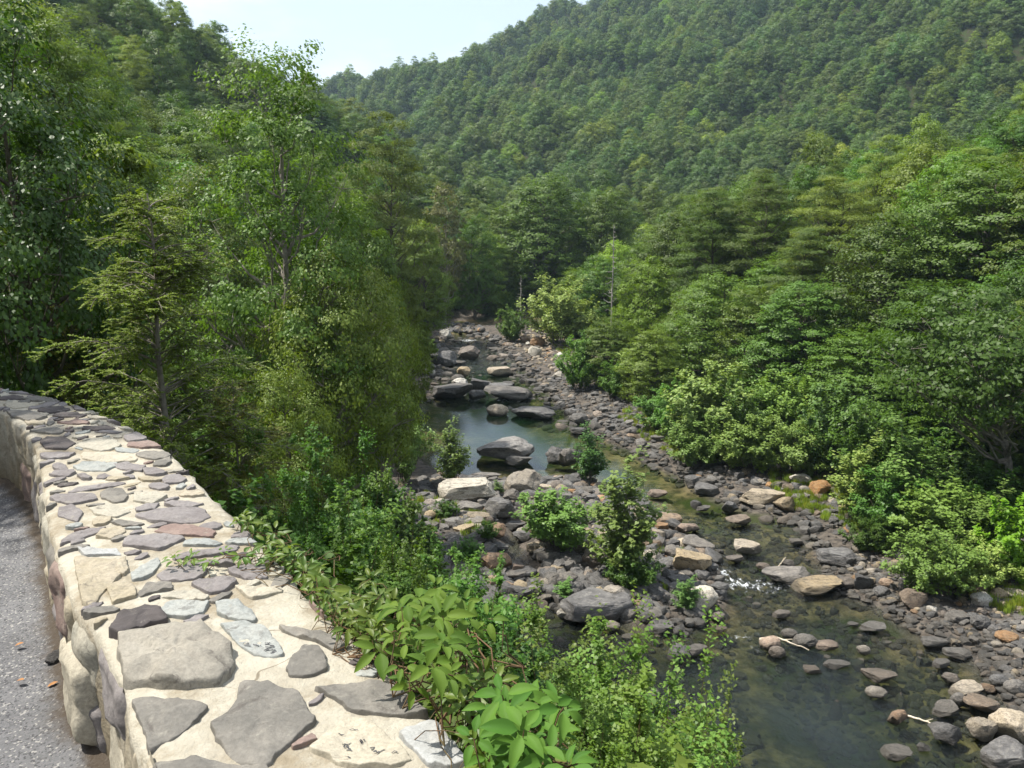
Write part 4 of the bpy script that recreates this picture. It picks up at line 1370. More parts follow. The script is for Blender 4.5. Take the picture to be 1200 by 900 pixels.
def pine(seed, H, W, base, nl, ntuft, need):
    rng = np.random.default_rng(seed)
    wq, lq = Quads(), Quads()
    zt = np.linspace(0, H, 10)
    tp = np.stack([np.cumsum(rng.normal(size=10)) * .04, np.cumsum(rng.normal(size=10)) * .04, zt], 1); tp[0, 2] = -.6
    wq.tube(tp, H * .016 * (1 - .93 * zt / H), 8)
    z = base * H
    while z < H * .985:
        t = (z / H - base) / (1 - base)
        Lmax = W / 2 * (1 - t ** 1.7) ** .8 * (.62 + .5 * mnoise.noise(Vector((z * .9, seed, 0)))) * 1.25
        for a in rng.uniform(0, 6.28) + np.arange(rng.integers(4, 7)) * 1.15:
            L = Lmax * rng.uniform(.55, 1.1) + .25
            if rng.random() < .12: continue
            p0 = np.array([np.interp(z, zt, tp[:, 0]), np.interp(z, zt, tp[:, 1]), z])
            u = np.array([math.cos(a), math.sin(a), 0])
            k = np.linspace(0, 1, 5)
            bp = p0 + u * (k * L)[:, None] + np.array([0, 0, 1]) * (L * (.06 * k + .14 * k ** 3))[:, None]
            wq.tube(bp, np.linspace(.045, .012, 5) * H / 14, 4)
            nt_ = max(3, int(ntuft * L / (W / 2)))
            kk = rng.uniform(.32, 1.03, nt_)
            side = np.array([-u[1], u[0], 0])
            tc = p0 + u * (kk * L)[:, None] + side * (rng.normal(size=nt_) * L * .16 * (1.25 - kk))[:, None]
            tc[:, 2] += L * (.06 * kk + .14 * kk ** 3) + rng.uniform(-.02, .12, nt_)
            m = nt_ * need
            o = unit(rng, m); o[:, 2] = o[:, 2] * .45 + .2
            dirs = o + u * .5
            P = np.repeat(tc, need, 0) + o * .24 * W / 7
            lq.leaves(P, np.array([0, 0, 1.0]) + unit(rng, m) * .5, dirs, .36 * W / 7 * rng.uniform(.7, 1.2, m), .075 * W / 7, .05)
        z += H * (1 - base) / nl * rng.uniform(.8, 1.2)
    return wq.build('trunk', True), lq.build('crown')


def hemlock(seed, H, W):
    rng = np.random.default_rng(seed)
    wq, lq = Quads(), Quads()
    zt = np.linspace(0, H, 12)
    tp = np.stack([np.cumsum(rng.normal(size=12)) * .025, np.cumsum(rng.normal(size=12)) * .025, zt], 1); tp[0, 2] = -.5
    wq.tube(tp, .10 * (1 - .93 * zt / H) + .004, 9)
    for i in range(130):
        t = rng.random() ** .9
        z = H * (.22 + .77 * t)
        a = i * 2.4 + rng.uniform(-.4, .4)
        L = W / 2 * (1 - t) ** .62 * rng.uniform(.4, 1.15) + .25
        dead = t < .13
        u = np.array([math.cos(a), math.sin(a), 0]); side = np.array([-u[1], u[0], 0])
        k = np.linspace(0, 1, 7)
        rise = .55 if not dead else .3
        bp = np.array([np.interp(z, zt, tp[:, 0]), np.interp(z, zt, tp[:, 1]), z]) + u * (k * L)[:, None] + np.array([0, 0, 1]) * (L * (rise * k - (rise * .75) * k ** 2.3))[:, None]
        bp[1:] += np.cumsum(rng.normal(size=(6, 3)), 0) * L * .018
        wq.tube(bp, np.linspace(.015, .003, 7), 5)
        ntw = int(17 * L / 1.2) + 4
        for j in range(ntw):
            f = rng.uniform(.15, 1)
            p0 = np.array([np.interp(f, k, bp[:, c]) for c in range(3)])
            d = u * .75 + side * rng.choice([-1, 1]) * rng.uniform(.4, 1.0) + np.array([0, 0, rng.uniform(-.5, .45)])
            d /= np.linalg.norm(d)
            l = rng.uniform(.16, .5) * (1.15 - .5 * f)
            pe = p0 + d * l + np.array([0, 0, -l * l * .25])
            wq.tube([p0, (p0 + pe) / 2 + np.array([0, 0, l * .06]), pe], [.006, .004, .0015], 3)
            if dead and rng.random() < .6: continue
            n = int(l * 120)
            ff = rng.random(n)[:, None]
            P = p0 * (1 - ff) + pe * ff + np.array([0, 0, 1]) * (np.sin(ff * np.pi) * l * .05)
            sd = np.cross(d, [0, 0, 1]); sg = rng.choice([-1, 1], n)[:, None]
            T = sd * sg + d * .8 + unit(rng, n) * .25
            lq.leaves(P + T * .022, np.array([0, 0, 1.0]) + unit(rng, n) * .45, T, .07 * rng.uniform(.6, 1.2, n), .023, .02)
    return wq.build('trunk', True), lq.build('crown')


def shrub(seed, H, W, nshoot, leaf, per=46, upright=.6, aspect=.8, wood_r=.012):
    """many stems from one root, leaves along side twigs, thickest towards the tips"""
    rng = np.random.default_rng(seed)
    wq, lq = Quads(), Quads()
    for i in range(nshoot):
        a = i * 2.39996 + rng.uniform(-.3, .3)
        f = math.sqrt((i + .5) / nshoot)
        tip = np.array([math.cos(a) * W / 2 * f, math.sin(a) * W / 2 * f, H * (1 - .5 * f ** 2.2) * rng.uniform(.6, 1.08) * (1.3 if rng.random() < .15 else 1)])
        root = np.array([math.cos(a), math.sin(a), 0]) * W * .05 * f; root[2] = -.25
        k = np.linspace(0, 1, 7)
        ctrl = root + (tip - root) * np.array([.35, .35, .35 + upright * .4])
        P = ((1 - k) ** 2)[:, None] * root + (2 * k * (1 - k))[:, None] * ctrl + (k ** 2)[:, None] * tip
        P[1:] += np.cumsum(rng.normal(size=(6, 3)), 0) * H * .008
        wq.tube(P, np.linspace(wood_r, wood_r * .2, 7) * H / 2, 5)
        nt_ = 9
        ks = rng.uniform(.28, 1.0, nt_); ks[0] = 1.0
        for kk in ks:
            p0 = np.array([np.interp(kk, k, P[:, c]) for c in range(3)])
            d = unit(rng, 1)[0]; d[2] = abs(d[2]) * .8 + .25; d /= np.linalg.norm(d)
            l = H * rng.uniform(.09, .2)
            pe = p0 + d * l
            wq.tube([p0, pe], [wood_r * .25 * H / 2, wood_r * .1 * H / 2], 3)
            m = per
            ff = rng.random(m) ** .8
            Q = p0 + d * (ff * l)[:, None] + unit(rng, m) * (l * .38 * rng.random(m) ** .5)[:, None]
            Nn = np.array([0, 0, .8]) + (Q - np.array([0, 0, H * .4])) / H * .6 + unit(rng, m) * .55
            lq.leaves(Q, Nn, unit(rng, m) + d * .6 + np.array([0, 0, -.3]), leaf * rng.uniform(.6, 1.25, m), leaf * aspect * rng.uniform(.7, 1.15, m))
    return wq.build('stem', True), lq.build('foliage')


def snag(seed, H, n, r):
    rng = np.random.default_rng(seed); q = Quads()
    zt = np.linspace(0, H, 10)
    tp = np.stack([np.cumsum(rng.normal(size=10)) * .03, np.cumsum(rng.normal(size=10)) * .03, zt], 1); tp[0, 2] = -.5
    q.tube(tp, r * (1 - .85 * zt / H), 8)
    b = Quads()
    for i in range(n):
        z = H * rng.uniform(.25, .98); a = rng.uniform(0, 6.28); L = rng.uniform(.5, 1.0) * (H * .2) * (1.25 - z / H)
        p0 = np.array([np.interp(z, zt, tp[:, 0]), np.interp(z, zt, tp[:, 1]), z]); p1 = p0 + np.array([math.cos(a) * L, math.sin(a) * L, rng.uniform(-.12, .25) * L])
        b.tube(limb_curve(p0, p1, rng, -.05), np.linspace(r * .22, r * .06, 5), 5)
    return q.build('trunk', True), b.build('branch', True)


class Kind:
    def __init__(self, name, H, W, meshes, mats, parts):
        self.name, self.H, self.W, self.meshes, self.parts = name, H, W, meshes, parts
        for me, m in zip(meshes, mats): me.materials.append(m)


def mk(name, H, W, gen, leafm, bark=BARK, parts=('trunk', 'crown')):
    return Kind(name, H, W, gen, (bark, leafm), parts)


K = {}
# close to the wall and along the near bank
K['big_gloss'] = mk('broadleaf_tree', 11, 7.4, broadleaf(1, 11, 7.4, .08, 70, 20, 28, .135, flat=.75, droop=.1), M_DARK)
K['airy'] = mk('broadleaf_tree', 11, 7, broadleaf(2, 11, 7, .12, 62, 20, 30, .115, flat=.75, top=.42, spread=1.08), M_MAPLE, BARKP)
K['fine'] = mk('broadleaf_tree', 9, 7, broadleaf(3, 9, 7, .06, 62, 24, 32, .105, flat=.75, billow=.5, spread=1.1, lean=(.05, 0)), M_OLIVE)
K['fine_high'] = Kind('broadleaf_tree', 9, 7, broadleaf(8, 9, 7, .30, 56, 24, 32, .105, flat=.75, billow=.5, spread=1.1, lean=(.04, 0), trunk_r=.17), (BARKP, M_OLIVE), ('trunk', 'crown'))
K['slim'] = mk('broadleaf_tree', 9, 3.4, broadleaf(4, 9, 3.4, .10, 46, 12, 20, .15, flat=.9, spread=.9), M_YELLOW)
K['hemlock'] = mk('hemlock_tree', 6.6, 4.2, hemlock(5, 6.6, 4.2), M_HEM, BARKP)
# across and up the river
K['oak'] = mk('broadleaf_tree', 13, 9, broadleaf(11, 13, 9, .12, 70, 18, 28, .185, flat=.85, billow=.7, spread=1.05), M_OAK)
K['oak2'] = mk('broadleaf_tree', 14, 8.4, broadleaf(12, 14, 8.4, .10, 76, 18, 28, .185, flat=.9, top=.42, billow=.7, spread=1.05), M_OAK)
K['maple'] = mk('broadleaf_tree', 12, 8, broadleaf(13, 12, 8, .10, 70, 18, 28, .18, flat=.95, billow=.6, spread=1.05), M_MAPLE)
K['yellow'] = mk('broadleaf_tree', 10, 7.5, broadleaf(14, 10, 7.5, .08, 66, 18, 27, .175, flat=.9, billow=.6, spread=1.05), M_YELLOW)
K['greytree'] = mk('broadleaf_tree', 11, 6.5, broadleaf(15, 11, 6.5, .2, 56, 12, 14, .24, flat=.8), M_GREY, BARKP)
K['leaning'] = mk('broadleaf_tree', 11, 9, broadleaf(16, 11, 9, .46, 62, 15, 17, .22, flat=.6, lean=(-.36, -.05), trunk_r=.2, billow=.4), M_OAK, BARKP)
K['pine'] = mk('pine_tree', 15, 7, broadleaf(21, 15, 7, .16, 74, 16, 34, .26, flat=.38, top=.62, aspect=.2, droop=-.15, trunk_r=.18), M_PINE)
K['pine2'] = mk('pine_tree', 17, 8, broadleaf(22, 17, 8, .2, 80, 16, 36, .27, flat=.36, top=.55, aspect=.2, droop=-.15, trunk_r=.2), M_PINE)
# shrubs
K['sycamore'] = mk('riverside_shrub', 3.4, 3.4, shrub(31, 3.4, 3.4, 26, .155, 46, .9), M_SYC, BARK, ('stem', 'foliage'))
K['sycamore2'] = mk('riverside_shrub', 3.8, 4.4, shrub(32, 3.8, 4.4, 30, .15, 46, .75), M_SYC, BARK, ('stem', 'foliage'))
K['greenshrub'] = mk('riverside_shrub', 3.2, 4.0, shrub(33, 3.2, 4.0, 32, .14, 46, .6), M_BUSH, BARK, ('stem', 'foliage'))
K['sapling'] = mk('river_sapling', 3.6, 2.0, shrub(34, 3.6, 2.0, 18, .16, 26, 1.0), M_SYC, BARK, ('stem', 'foliage'))
K['limeshrub'] = mk('riverside_shrub', 2.6, 2.8, shrub(35, 2.6, 2.8, 24, .2, 32, .6), M_LIME, BARK, ('stem', 'foliage'))
K['bankbush'] = mk('bank_bush', 1.8, 2.2, shrub(36, 1.8, 2.2, 34, .062, 70, .6), M_BUSH, TWIG, ('stem', 'foliage'))
K['bankbush2'] = mk('bank_bush', 2.2, 2.0, shrub(37, 2.2, 2.0, 30, .085, 56, .9), M_BUSH, TWIG, ('stem', 'foliage'))
K['bankspray'] = mk('bank_bush', 3.4, 2.4, shrub(38, 3.4, 2.4, 17, .12, 30, 1.1, wood_r=.008), leaf_mat('spray_leaves', (.046, .095, .018), (.088, .14, .036), None, trans=.36), TWIG, ('stem', 'foliage'))
K['snag'] = mk('dead_snag', 9, 3, snag(41, 9, 26, .17), DEADW, DEADW, ('trunk', 'branch'))

plant_spots = []


def plant(kind, x, y, H, W, label, group=None, rot=None, cat='tree', z=None, name=None, lean=None):
    k = K[kind]
    r = empty(name or k.name, (x, y, gz(x, y) - .05 if z is None else z))
    rz = random.Random(int(x * 97 + y * 31)).uniform(0, 6.28) if rot is None else rot
    r.rotation_euler = (0, 0, rz)
    r.scale = (W / k.W, W / k.W, H / k.H)
    for me, pn in zip(k.meshes, k.parts):
        o = bpy.data.objects.new(pn, me); COL.objects.link(o); o.parent = r
    plant_spots.append((x, y, W))
    return tag(r, label, cat, group)


def at_px(kind, px, ytop, wpx, dist, label, ground_z=None, sink=0, **kw):
    """a plant whose crown top shows at (px, ytop) and whose crown is wpx wide, standing dist metres ahead"""
    tip = at_y(px, ytop, dist)
    _, _, dep_ = project(tip)
    g = (gz(tip[0], tip[1]) if ground_z is None else ground_z) - sink
    H = max(tip[2] - g, .5)
    return plant(kind, tip[0], tip[1], H, wpx * dep_ / F, label, z=g - .05, **kw)




def on_ground(px, py):
    g = on_plane(px, py, WZ + .3)
    for _ in range(12): g = .5 * g + .5 * on_plane(px, py, min(max(gz(g[0], g[1]), WZ), EYE - 3))
    return g


def from_base(kind, px, ytop, ybase, wpx, label, **kw):
    g = on_ground(px, ybase)
    return at_px(kind, px, ytop, wpx, g[1] + .3, label, **kw)


T = at_px
# --- left bank, near
T('big_gloss', -10, -8, 330, 13.5, 'large dark glossy leaved tree at the left edge, crown tips shining silver', rot=1.0)
T('big_gloss', -60, 130, 260, 17, 'dark tree filling the gap behind the wall at far left', rot=3.0)
T('slim', 132, 150, 150, 19, 'slim yellow green tree between the dark glossy tree and the hemlock')
T('airy', 312, 62, 268, 26, 'tall airy bright green tree rising highest from the left bank', rot=.6)
T('airy', 230, 200, 190, 31, 'bright green tree partly behind the hemlock')
T('hemlock', 174, 222, 300, 11.2, 'feathery olive hemlock with bare lower branches beside the wall', rot=.3)
T('hemlock', 268, 440, 160, 12.0, 'scraggly small hemlock with dead limbs right of the feathery hemlock', rot=2.2)
T('hemlock', 60, 350, 170, 14.0, 'low hemlock in the shade behind the end of the wall', rot=4.2)
T('fine_high', 385, 298, 215, 25, 'round olive green tree on the left bank, its trunk base bare and pale', rot=.2)
T('fine_high', 438, 318, 118, 33, 'olive green tree leaning over the left end of the pool', rot=2.8)
T('fine', 335, 420, 150, 21, 'dense low tree under the round olive green tree', rot=4.4)
T('maple', 415, 235, 130, 48, 'mid green tree behind the round olive tree')
T('yellow', 474, 330, 66, 60, 'light green tree overhanging the left bank of the rapids')
T('yellow', 446, 384, 78, 45, 'yellowish tree over the far left corner of the pool')
T('pine2', 452, 128, 130, 62, 'dark pine with level layered boughs behind the airy tree', rot=1)
T('pine', 418, 190, 90, 58, 'second dark pine half hidden by the airy tree', rot=2)
T('greytree', 520, 218, 62, 108, 'pale silvery grey tree at the head of the valley')
T('oak', 556, 252, 70, 112, 'tree with a slanting pale trunk left of the river bend', lean=1)
T('oak2', 640, 205, 130, 124, 'broad dark green tree closing the valley behind the river bend')
T('oak', 590, 240, 90, 128, 'dark tree standing behind the river bend')
T('oak2', 495, 262, 70, 92, 'dark tree at the left foot of the silvery tree')
T('maple', 710, 225, 90, 122, 'mid green tree behind the tall snag')
T('snag', 719, 262, 26, 86, 'tall silver dead snag with short bare branches above the right bank', cat='dead tree')
T('snag', 610, 322, 16, 104, 'short broken dead trunk at the river bend', cat='dead tree')
plant('big_gloss', -7.6, 6.6, 9.5, 6.4, 'tree beside the far end of the wall that shades the road there')
# --- right bank
T('sycamore2', 655, 326, 98, 88, 'rounded light green tree at the upper right bank of the rapids', cat='tree', name='riverside_tree')
T('greenshrub', 600, 362, 40, 92, 'small light bush at the top of the rapids', cat='shrub')
T('yellow', 762, 300, 88, 76, 'yellow green tree right of the snag')
T('maple', 715, 375, 82, 66, 'bright green tree beside the pale gravel bank')
T('greenshrub', 680, 395, 60, 66, 'bush at the edge of the pale gravel bank', cat='shrub')
T('maple', 765, 385, 85, 60, 'bushy green tree right of the pale gravel bank')
T('pine', 835, 218, 110, 76, 'soft pine rising behind the yellow green tree')
T('pine2', 900, 195, 130, 74, 'tall pine in the middle of the right hand wood')
T('pine', 775, 262, 80, 90, 'pine between the snag and the soft pine')
T('oak', 850, 320, 150, 64, 'round dark oak behind the riverside shrubs')
T('pine2', 985, 205, 130, 66, 'pine with bare grey limbs in the right hand wood')
T('oak2', 945, 330, 150, 56, 'dark leafy oak behind the middle shrubs')
T('oak', 1050, 250, 190, 56, 'broad oak in the right hand wood')
T('oak2', 1165, 190, 210, 54, 'tall dense oak at the right edge')
T('maple', 1020, 385, 150, 50, 'green tree overhanging the shrubs at the middle right')
T('oak', 1230, 300, 200, 46, 'oak behind the leaning tree at the right edge')
T('oak2', 1110, 330, 170, 49, 'oak left of the leaning tree')
for px, yt, yb, w, kd, lab in (
        (752, 405, 470, 56, 'sycamore', 'farthest pale shrub of the far shore row, by the cobbles'),
        (838, 426, 530, 112, 'sycamore', 'tall pale shrub with whitish leaf tips on the far shore'),
        (778, 460, 506, 74, 'sycamore2', 'low pale shrub spreading over the shore cobbles'),
        (822, 486, 548, 96, 'sycamore2', 'wide pale shrub leaning to the water on the far shore'),
        (912, 438, 528, 92, 'sycamore', 'pale shrub with bright tips before the dark oak'),
        (885, 488, 556, 84, 'sycamore', 'dense pale shrub in the middle of the far shore row'),
        (938, 492, 562, 90, 'sycamore2', 'pale spreading shrub behind the tan topped slab'),
        (995, 448, 560, 96, 'sycamore', 'upright green shrub behind the peach coloured boulder'),
        (1030, 475, 590, 118, 'greenshrub', 'large green shrub below the overhanging tree'),
        (1048, 555, 632, 100, 'greenshrub', 'green shrub over the cream upright rock'),
        (1022, 606, 650, 66, 'greenshrub', 'small bright bush above the tilted slate slab'),
        (1112, 566, 655, 124, 'sycamore', 'pale green shrub set back behind the shore stones'),
        (1098, 618, 702, 118, 'sycamore2', 'pale green shrub spilling over the shore stones at lower right'),
        (1150, 630, 694, 96, 'sycamore2', 'pale shrub joined to the right of the spilling shrub'),
        (1196, 592, 690, 84, 'limeshrub', 'bright lime green shrub at the right edge'),
        (1128, 572, 632, 70, 'greenshrub', 'shaded green shrub under the leaning trunk')):
    from_base(kd, px, yt, yb, w, lab, cat='shrub')
for px, yt, yb, w, kd, lab in (
        (865, 455, 540, 70, 'greenshrub', 'green filler shrub beside the tall whitish tipped shrub on the far shore'),
        (800, 452, 520, 66, 'greenshrub', 'green bush between the low pale shrub and the whitish tipped one'),
        (965, 478, 560, 66, 'greenshrub', 'green bush at the left foot of the upright green shrub'),
        (725, 425, 468, 50, 'greenshrub', 'green bush left of the farthest pale shrub'),
        (1072, 520, 620, 90, 'sapling', 'feathery young tree right of the large green shrub'),
        (1160, 590, 670, 70, 'sapling', 'feathery sapling behind the shrub joined to the spilling one'),
        (1010, 530, 610, 60, 'sapling', 'thin sapling over the cream rocks at the middle right'),
        (860, 500, 556, 44, 'sapling', 'thin light sapling at the front of the far shore row')):
    from_base(kd, px, yt, yb, w, lab, cat='shrub')
from_base('leaning', 1222, 340, 592, 235, 'tree with a pale trunk leaning left at the right edge', rot=0.0)
# --- plants on the rock bar and in the pool
B_ = from_base
B_('sapling', 530, 506, 572, 44, 'slender pale sapling at the left end of the pool', cat='sapling')
B_('sapling', 692, 510, 570, 42, 'upright pale sapling among the boulders at the pool outlet', cat='sapling')
B_('sycamore', 650, 574, 652, 96, 'spreading pale shrub on the rock bar right of the blue pool', cat='shrub')
B_('sapling', 735, 560, 688, 84, 'tallest sapling on the rock bar', cat='sapling')
B_('greenshrub', 742, 640, 696, 74, 'leafy green clump round the foot of the tallest bar sapling', cat='shrub')
B_('sapling', 806, 682, 722, 30, 'small bush growing against the speckled white boulder', cat='shrub')
B_('greenshrub', 572, 610, 636, 30, 'small green clump beside the cream block', cat='shrub')
B_('greenshrub', 523, 586, 610, 32, 'green tuft left of the white slab boulder', cat='shrub')
B_('sapling', 583, 565, 582, 15, 'tiny bush between the two big pale boulders', cat='shrub')
B_('sapling', 662, 682, 704, 26, 'tiny bush at the lower end of the rock bar', cat='shrub')
B_('sycamore', 470, 476, 572, 66, 'pale leafy sapling beside the left corner of the pool', cat='sapling')
B_('greenshrub', 440, 550, 598, 56, 'green bush at the left root of the rock bar', cat='shrub')
B_('greenshrub', 548, 630, 662, 38, 'low plant between rocks at the left of the bar', cat='shrub')
# --- bushes on the steep bank below the wall
for i, (px, yt, w, d, kd) in enumerate((
        (322, 575, 120, 12, 'bankbush'), (372, 560, 130, 14, 'bankbush2'), (420, 590, 120, 13, 'bankbush'), (350, 618, 130, 8.5, 'bankbush'), (410, 632, 150, 8.2, 'bankbush2'),
        (468, 628, 120, 12, 'bankbush'), (462, 655, 140, 9, 'bankbush'), (515, 660, 130, 9.5, 'bankbush2'), (500, 690, 170, 6.5, 'bankbush'), (560, 690, 150, 8.5, 'bankbush2'),
        (545, 735, 170, 6.2, 'bankbush'), (610, 705, 130, 9.5, 'bankspray'), (665, 690, 120, 11, 'bankspray'), (690, 745, 130, 10, 'bankspray'), (620, 760, 170, 7, 'bankbush2'),
        (735, 742, 110, 12, 'bankspray'), (815, 770, 120, 11.5, 'bankspray'), (650, 800, 180, 6.4, 'bankbush'), (710, 800, 150, 8, 'bankbush2'), (780, 800, 130, 9.5, 'bankspray'),
        (835, 815, 90, 10.5, 'bankspray'), (740, 850, 180, 6.6, 'bankbush2'), (800, 850, 140, 8.5, 'bankspray'), (960, 1030, 80, 11, 'bankbush2'), (1062, 1035, 80, 11.5, 'bankbush2'),
        (580, 660, 90, 14, 'bankbush2'), (540, 640, 90, 17, 'bankbush2'), (430, 600, 80, 20, 'bankbush2'), (640, 850, 160, 5.0, 'bankbush'), (690, 870, 160, 5.4, 'bankbush'),
        (300, 610, 90, 7.5, 'bankbush'), (280, 570, 80, 11, 'bankbush'), (600, 830, 120, 4.4, 'bankbush'))):
    lab = {'bankbush': 'fine leaved green bush on the steep bank below the wall', 'bankbush2': 'leafy green bush in the tangle on the steep bank below the wall',
           'bankspray': 'tall spray of light green leaves rising from the bank over the dark water'}[kd]
    yt += 40 if 500 <= px <= 700 and yt < 770 else 12 if kd == 'bankspray' else 0
    T(kd, px, yt, w, d, lab, cat='bush', group={'bankbush': 'fine leaved bushes on the bank below the wall', 'bankbush2': 'leafy bushes on the bank below the wall', 'bankspray': 'leaf sprays at the foot of the bank'}[kd])
# ------------------------------------------------------------------ the woods
rg = np.random.default_rng(77)
cand = []
# jittered points, closer together near the eye
ys = 18.0
while ys < 640:
    step = 5.4 if ys < 170 else 4.3
    half = ys * math.tan(R(37)) + 18
    xs = np.arange(-half, half, step)
    for x in xs: cand.append((x + rg.uniform(-.42, .42) * step, ys + rg.uniform(-.42, .42) * step))
    ys += step * .92
cand = np.array(cand)
X_, Y_ = cand[:, 0], cand[:, 1]
dl, sl = seg_dist(X_, Y_, left_toe); dr, sr = seg_dist(X_, Y_, right_toe)
wood_ok = ((sl > 0) & (dl > 2.5)) | ((sr < 0) & (dr > 5.5))
ZZ = ground(X_, Y_)
rr = np.hypot(X_, Y_)
wood_ok &= ~((Y_ < 55) & (sl > 0) & (X_ > -14))          # near bank is planted by hand
wood_ok &= ~((rr < 36))
ps = np.array([(a, b, w) for a, b, w in plant_spots if b > 20])
for a, b, w in ps: wood_ok &= np.hypot(X_ - a, Y_ - b) > min(w, 8) * .33
cand = np.stack([X_, Y_, ZZ], 1)[wood_ok]
# leave out trees wholly outside the picture
u = np.array([project((x, y, z + 6)) for x, y, z in cand])
m = (u[:, 0] > -260) & (u[:, 0] < 1460)
cand = cand[m]; rr = np.hypot(cand[:, 0], cand[:, 1])
order = np.argsort(rr); cand = cand[order]; rr = rr[order]
NEAR = 225
for i, (x, y, z) in enumerate(cand[:NEAR]):
    onleft = x < -6
    r = rg.random()
    if onleft: kd = 'oak' if r < .34 else 'oak2' if r < .62 else 'maple' if r < .82 else 'yellow' if r < .9 else 'pine'
    else: kd = 'oak' if r < .28 else 'oak2' if r < .5 else 'maple' if r < .7 else 'yellow' if r < .84 else 'pine' if r < .93 else 'pine2'
    edge = min(seg_dist(np.array([x]), np.array([y]), right_toe)[0][0], seg_dist(np.array([x]), np.array([y]), left_toe)[0][0])
    H = rg.uniform(9.5, 14.5) * (.62 if edge < 8 else .85 if edge < 14 else 1)
    if kd.startswith('pine'): H *= 1.12
    W = rg.uniform(6.4, 9.2) * (.85 if edge < 8 else 1) * (.85 if kd.startswith('pine') else 1)
    side = 'left' if onleft else 'right' if x > 12 else 'far'
    what = {'oak': 'dark green broadleaf tree', 'oak2': 'dark green broadleaf tree', 'maple': 'mid green broadleaf tree', 'yellow': 'yellowish green broadleaf tree', 'pine': 'layered pine', 'pine2': 'layered pine'}[kd]
    where = {'left': 'steep wooded hillside above the left bank', 'right': 'wooded slope behind the shrubs of the right bank', 'far': 'wood at the head of the valley'}[side]
    plant(kd, x, y, H, W, f'{what} in the {where}', group=f'{what}s of the {where}', z=z - .2)

# beyond them the forest reads as one mass
far = []
for k in range(5):
    w, l = broadleaf(60 + k, 11, 9.5, .08, 38, 22, 20, .27, flat=1.0, sides=5, billow=1.1, spread=1.1)
    nv = len(w.vertices)
    V = np.empty(nv * 3, np.float32); w.vertices.foreach_get('co', V)
    Q = np.empty(len(w.polygons) * 4, np.int32); w.polygons.foreach_get('vertices', Q)
    V2 = np.empty(len(l.vertices) * 3, np.float32); l.vertices.foreach_get('co', V2)
    Q2 = np.empty(len(l.polygons) * 4, np.int32); l.polygons.foreach_get('vertices', Q2)
    me = mesh_quads('forest_tree', np.r_[V, V2].reshape(-1, 3), np.r_[Q, Q2 + nv].reshape(-1, 4))
    me.materials.append(M_FAR if k < 4 else M_YELLOW); me.materials.append(BARK)
    mi = np.r_[np.ones(len(Q) // 4, np.int32), np.zeros(len(Q2) // 4, np.int32)]
    me.polygons.foreach_set('material_index', mi)
    far.append(loose('forest_tree', me))
w, l = broadleaf(70, 13, 8, .12, 40, 14, 18, .36, flat=.4, top=.6, aspect=.3, sides=5)
l.materials.append(M_PINE); far.append(loose('forest_tree', l))
rest = cand[NEAR:]
n = len(rest)
pk = rg.choice(6, size=n, p=[.24, .24, .21, .16, .06, .09])
sc = np.exp(rg.normal(-.50, .24, n)).clip(.36, 1.25)
sz = np.stack([sc * rg.uniform(.9, 1.2, n), sc * rg.uniform(.9, 1.2, n), sc * rg.uniform(.8, 1.15, n)], 1)
rt = np.stack([rg.normal(size=n) * .05, rg.normal(size=n) * .05, rg.uniform(0, 6.28, n)], 1)
scatter('forest', far, rest - np.array([0, 0, .4]), pk, sz, rt, 'unbroken green forest covering the mountain behind the valley')
print('FOREST', len(cand), n)

# undergrowth below the trees and along the banks
us = []
for k, (sd, H, W, ns, lf, pr, mt) in enumerate(((81, 1.2, 2.0, 22, .11, 26, M_BUSH), (82, 1.6, 1.8, 20, .14, 24, M_OAK), (83, .8, 1.8, 20, .09, 26, M_BUSH))):
    a, b = shrub(sd, H, W, ns, lf, pr, .4)
    b.materials.append(mt); us.append(loose('undergrowth', b))
pts = []
c = rg.uniform((-34, 3), (48, 132), size=(26000, 2))
dl, sl = seg_dist(c[:, 0], c[:, 1], left_toe); dr, sr = seg_dist(c[:, 0], c[:, 1], right_toe); db, sb = seg_dist(c[:, 0], c[:, 1], bench)
pr_ = np.where(sl > 0, np.clip(dl / 3, 0, 1) * (dl < 30), np.where(sr < 0, np.clip((dr - 2.2) / 4, 0, 1) * (dr < 26), 0)) * ((sb < 0) & (db > .9))
dens = np.where(c[:, 1] < 40, 1.0, .55)
pr_ = pr_ * (rg.random(len(c)) < dens)
c = c[rg.random(len(c)) < pr_]
g = ground(c[:, 0], c[:, 1])
vis = np.array([project((x, y, z)) for (x, y), z in zip(c, g)])
k = (vis[:, 0] > -150) & (vis[:, 0] < 1350) & (vis[:, 1] < 1150)
c = c[k]; g = g[k]; n = len(c)
s = rg.uniform(.6, 1.25, n) * np.clip(.5 + np.hypot(c[:, 0], c[:, 1]) / 60, .55, 1.4)
scatter('undergrowth', us, np.stack([c[:, 0], c[:, 1], g - .08], 1), rg.choice(3, size=n), np.stack([s, s, s * rg.uniform(.7, 1.1, n)], 1), np.stack([np.zeros(n), np.zeros(n), rg.uniform(0, 6.28, n)], 1),
        'low green undergrowth covering the banks')
print('UNDERGROWTH', n)

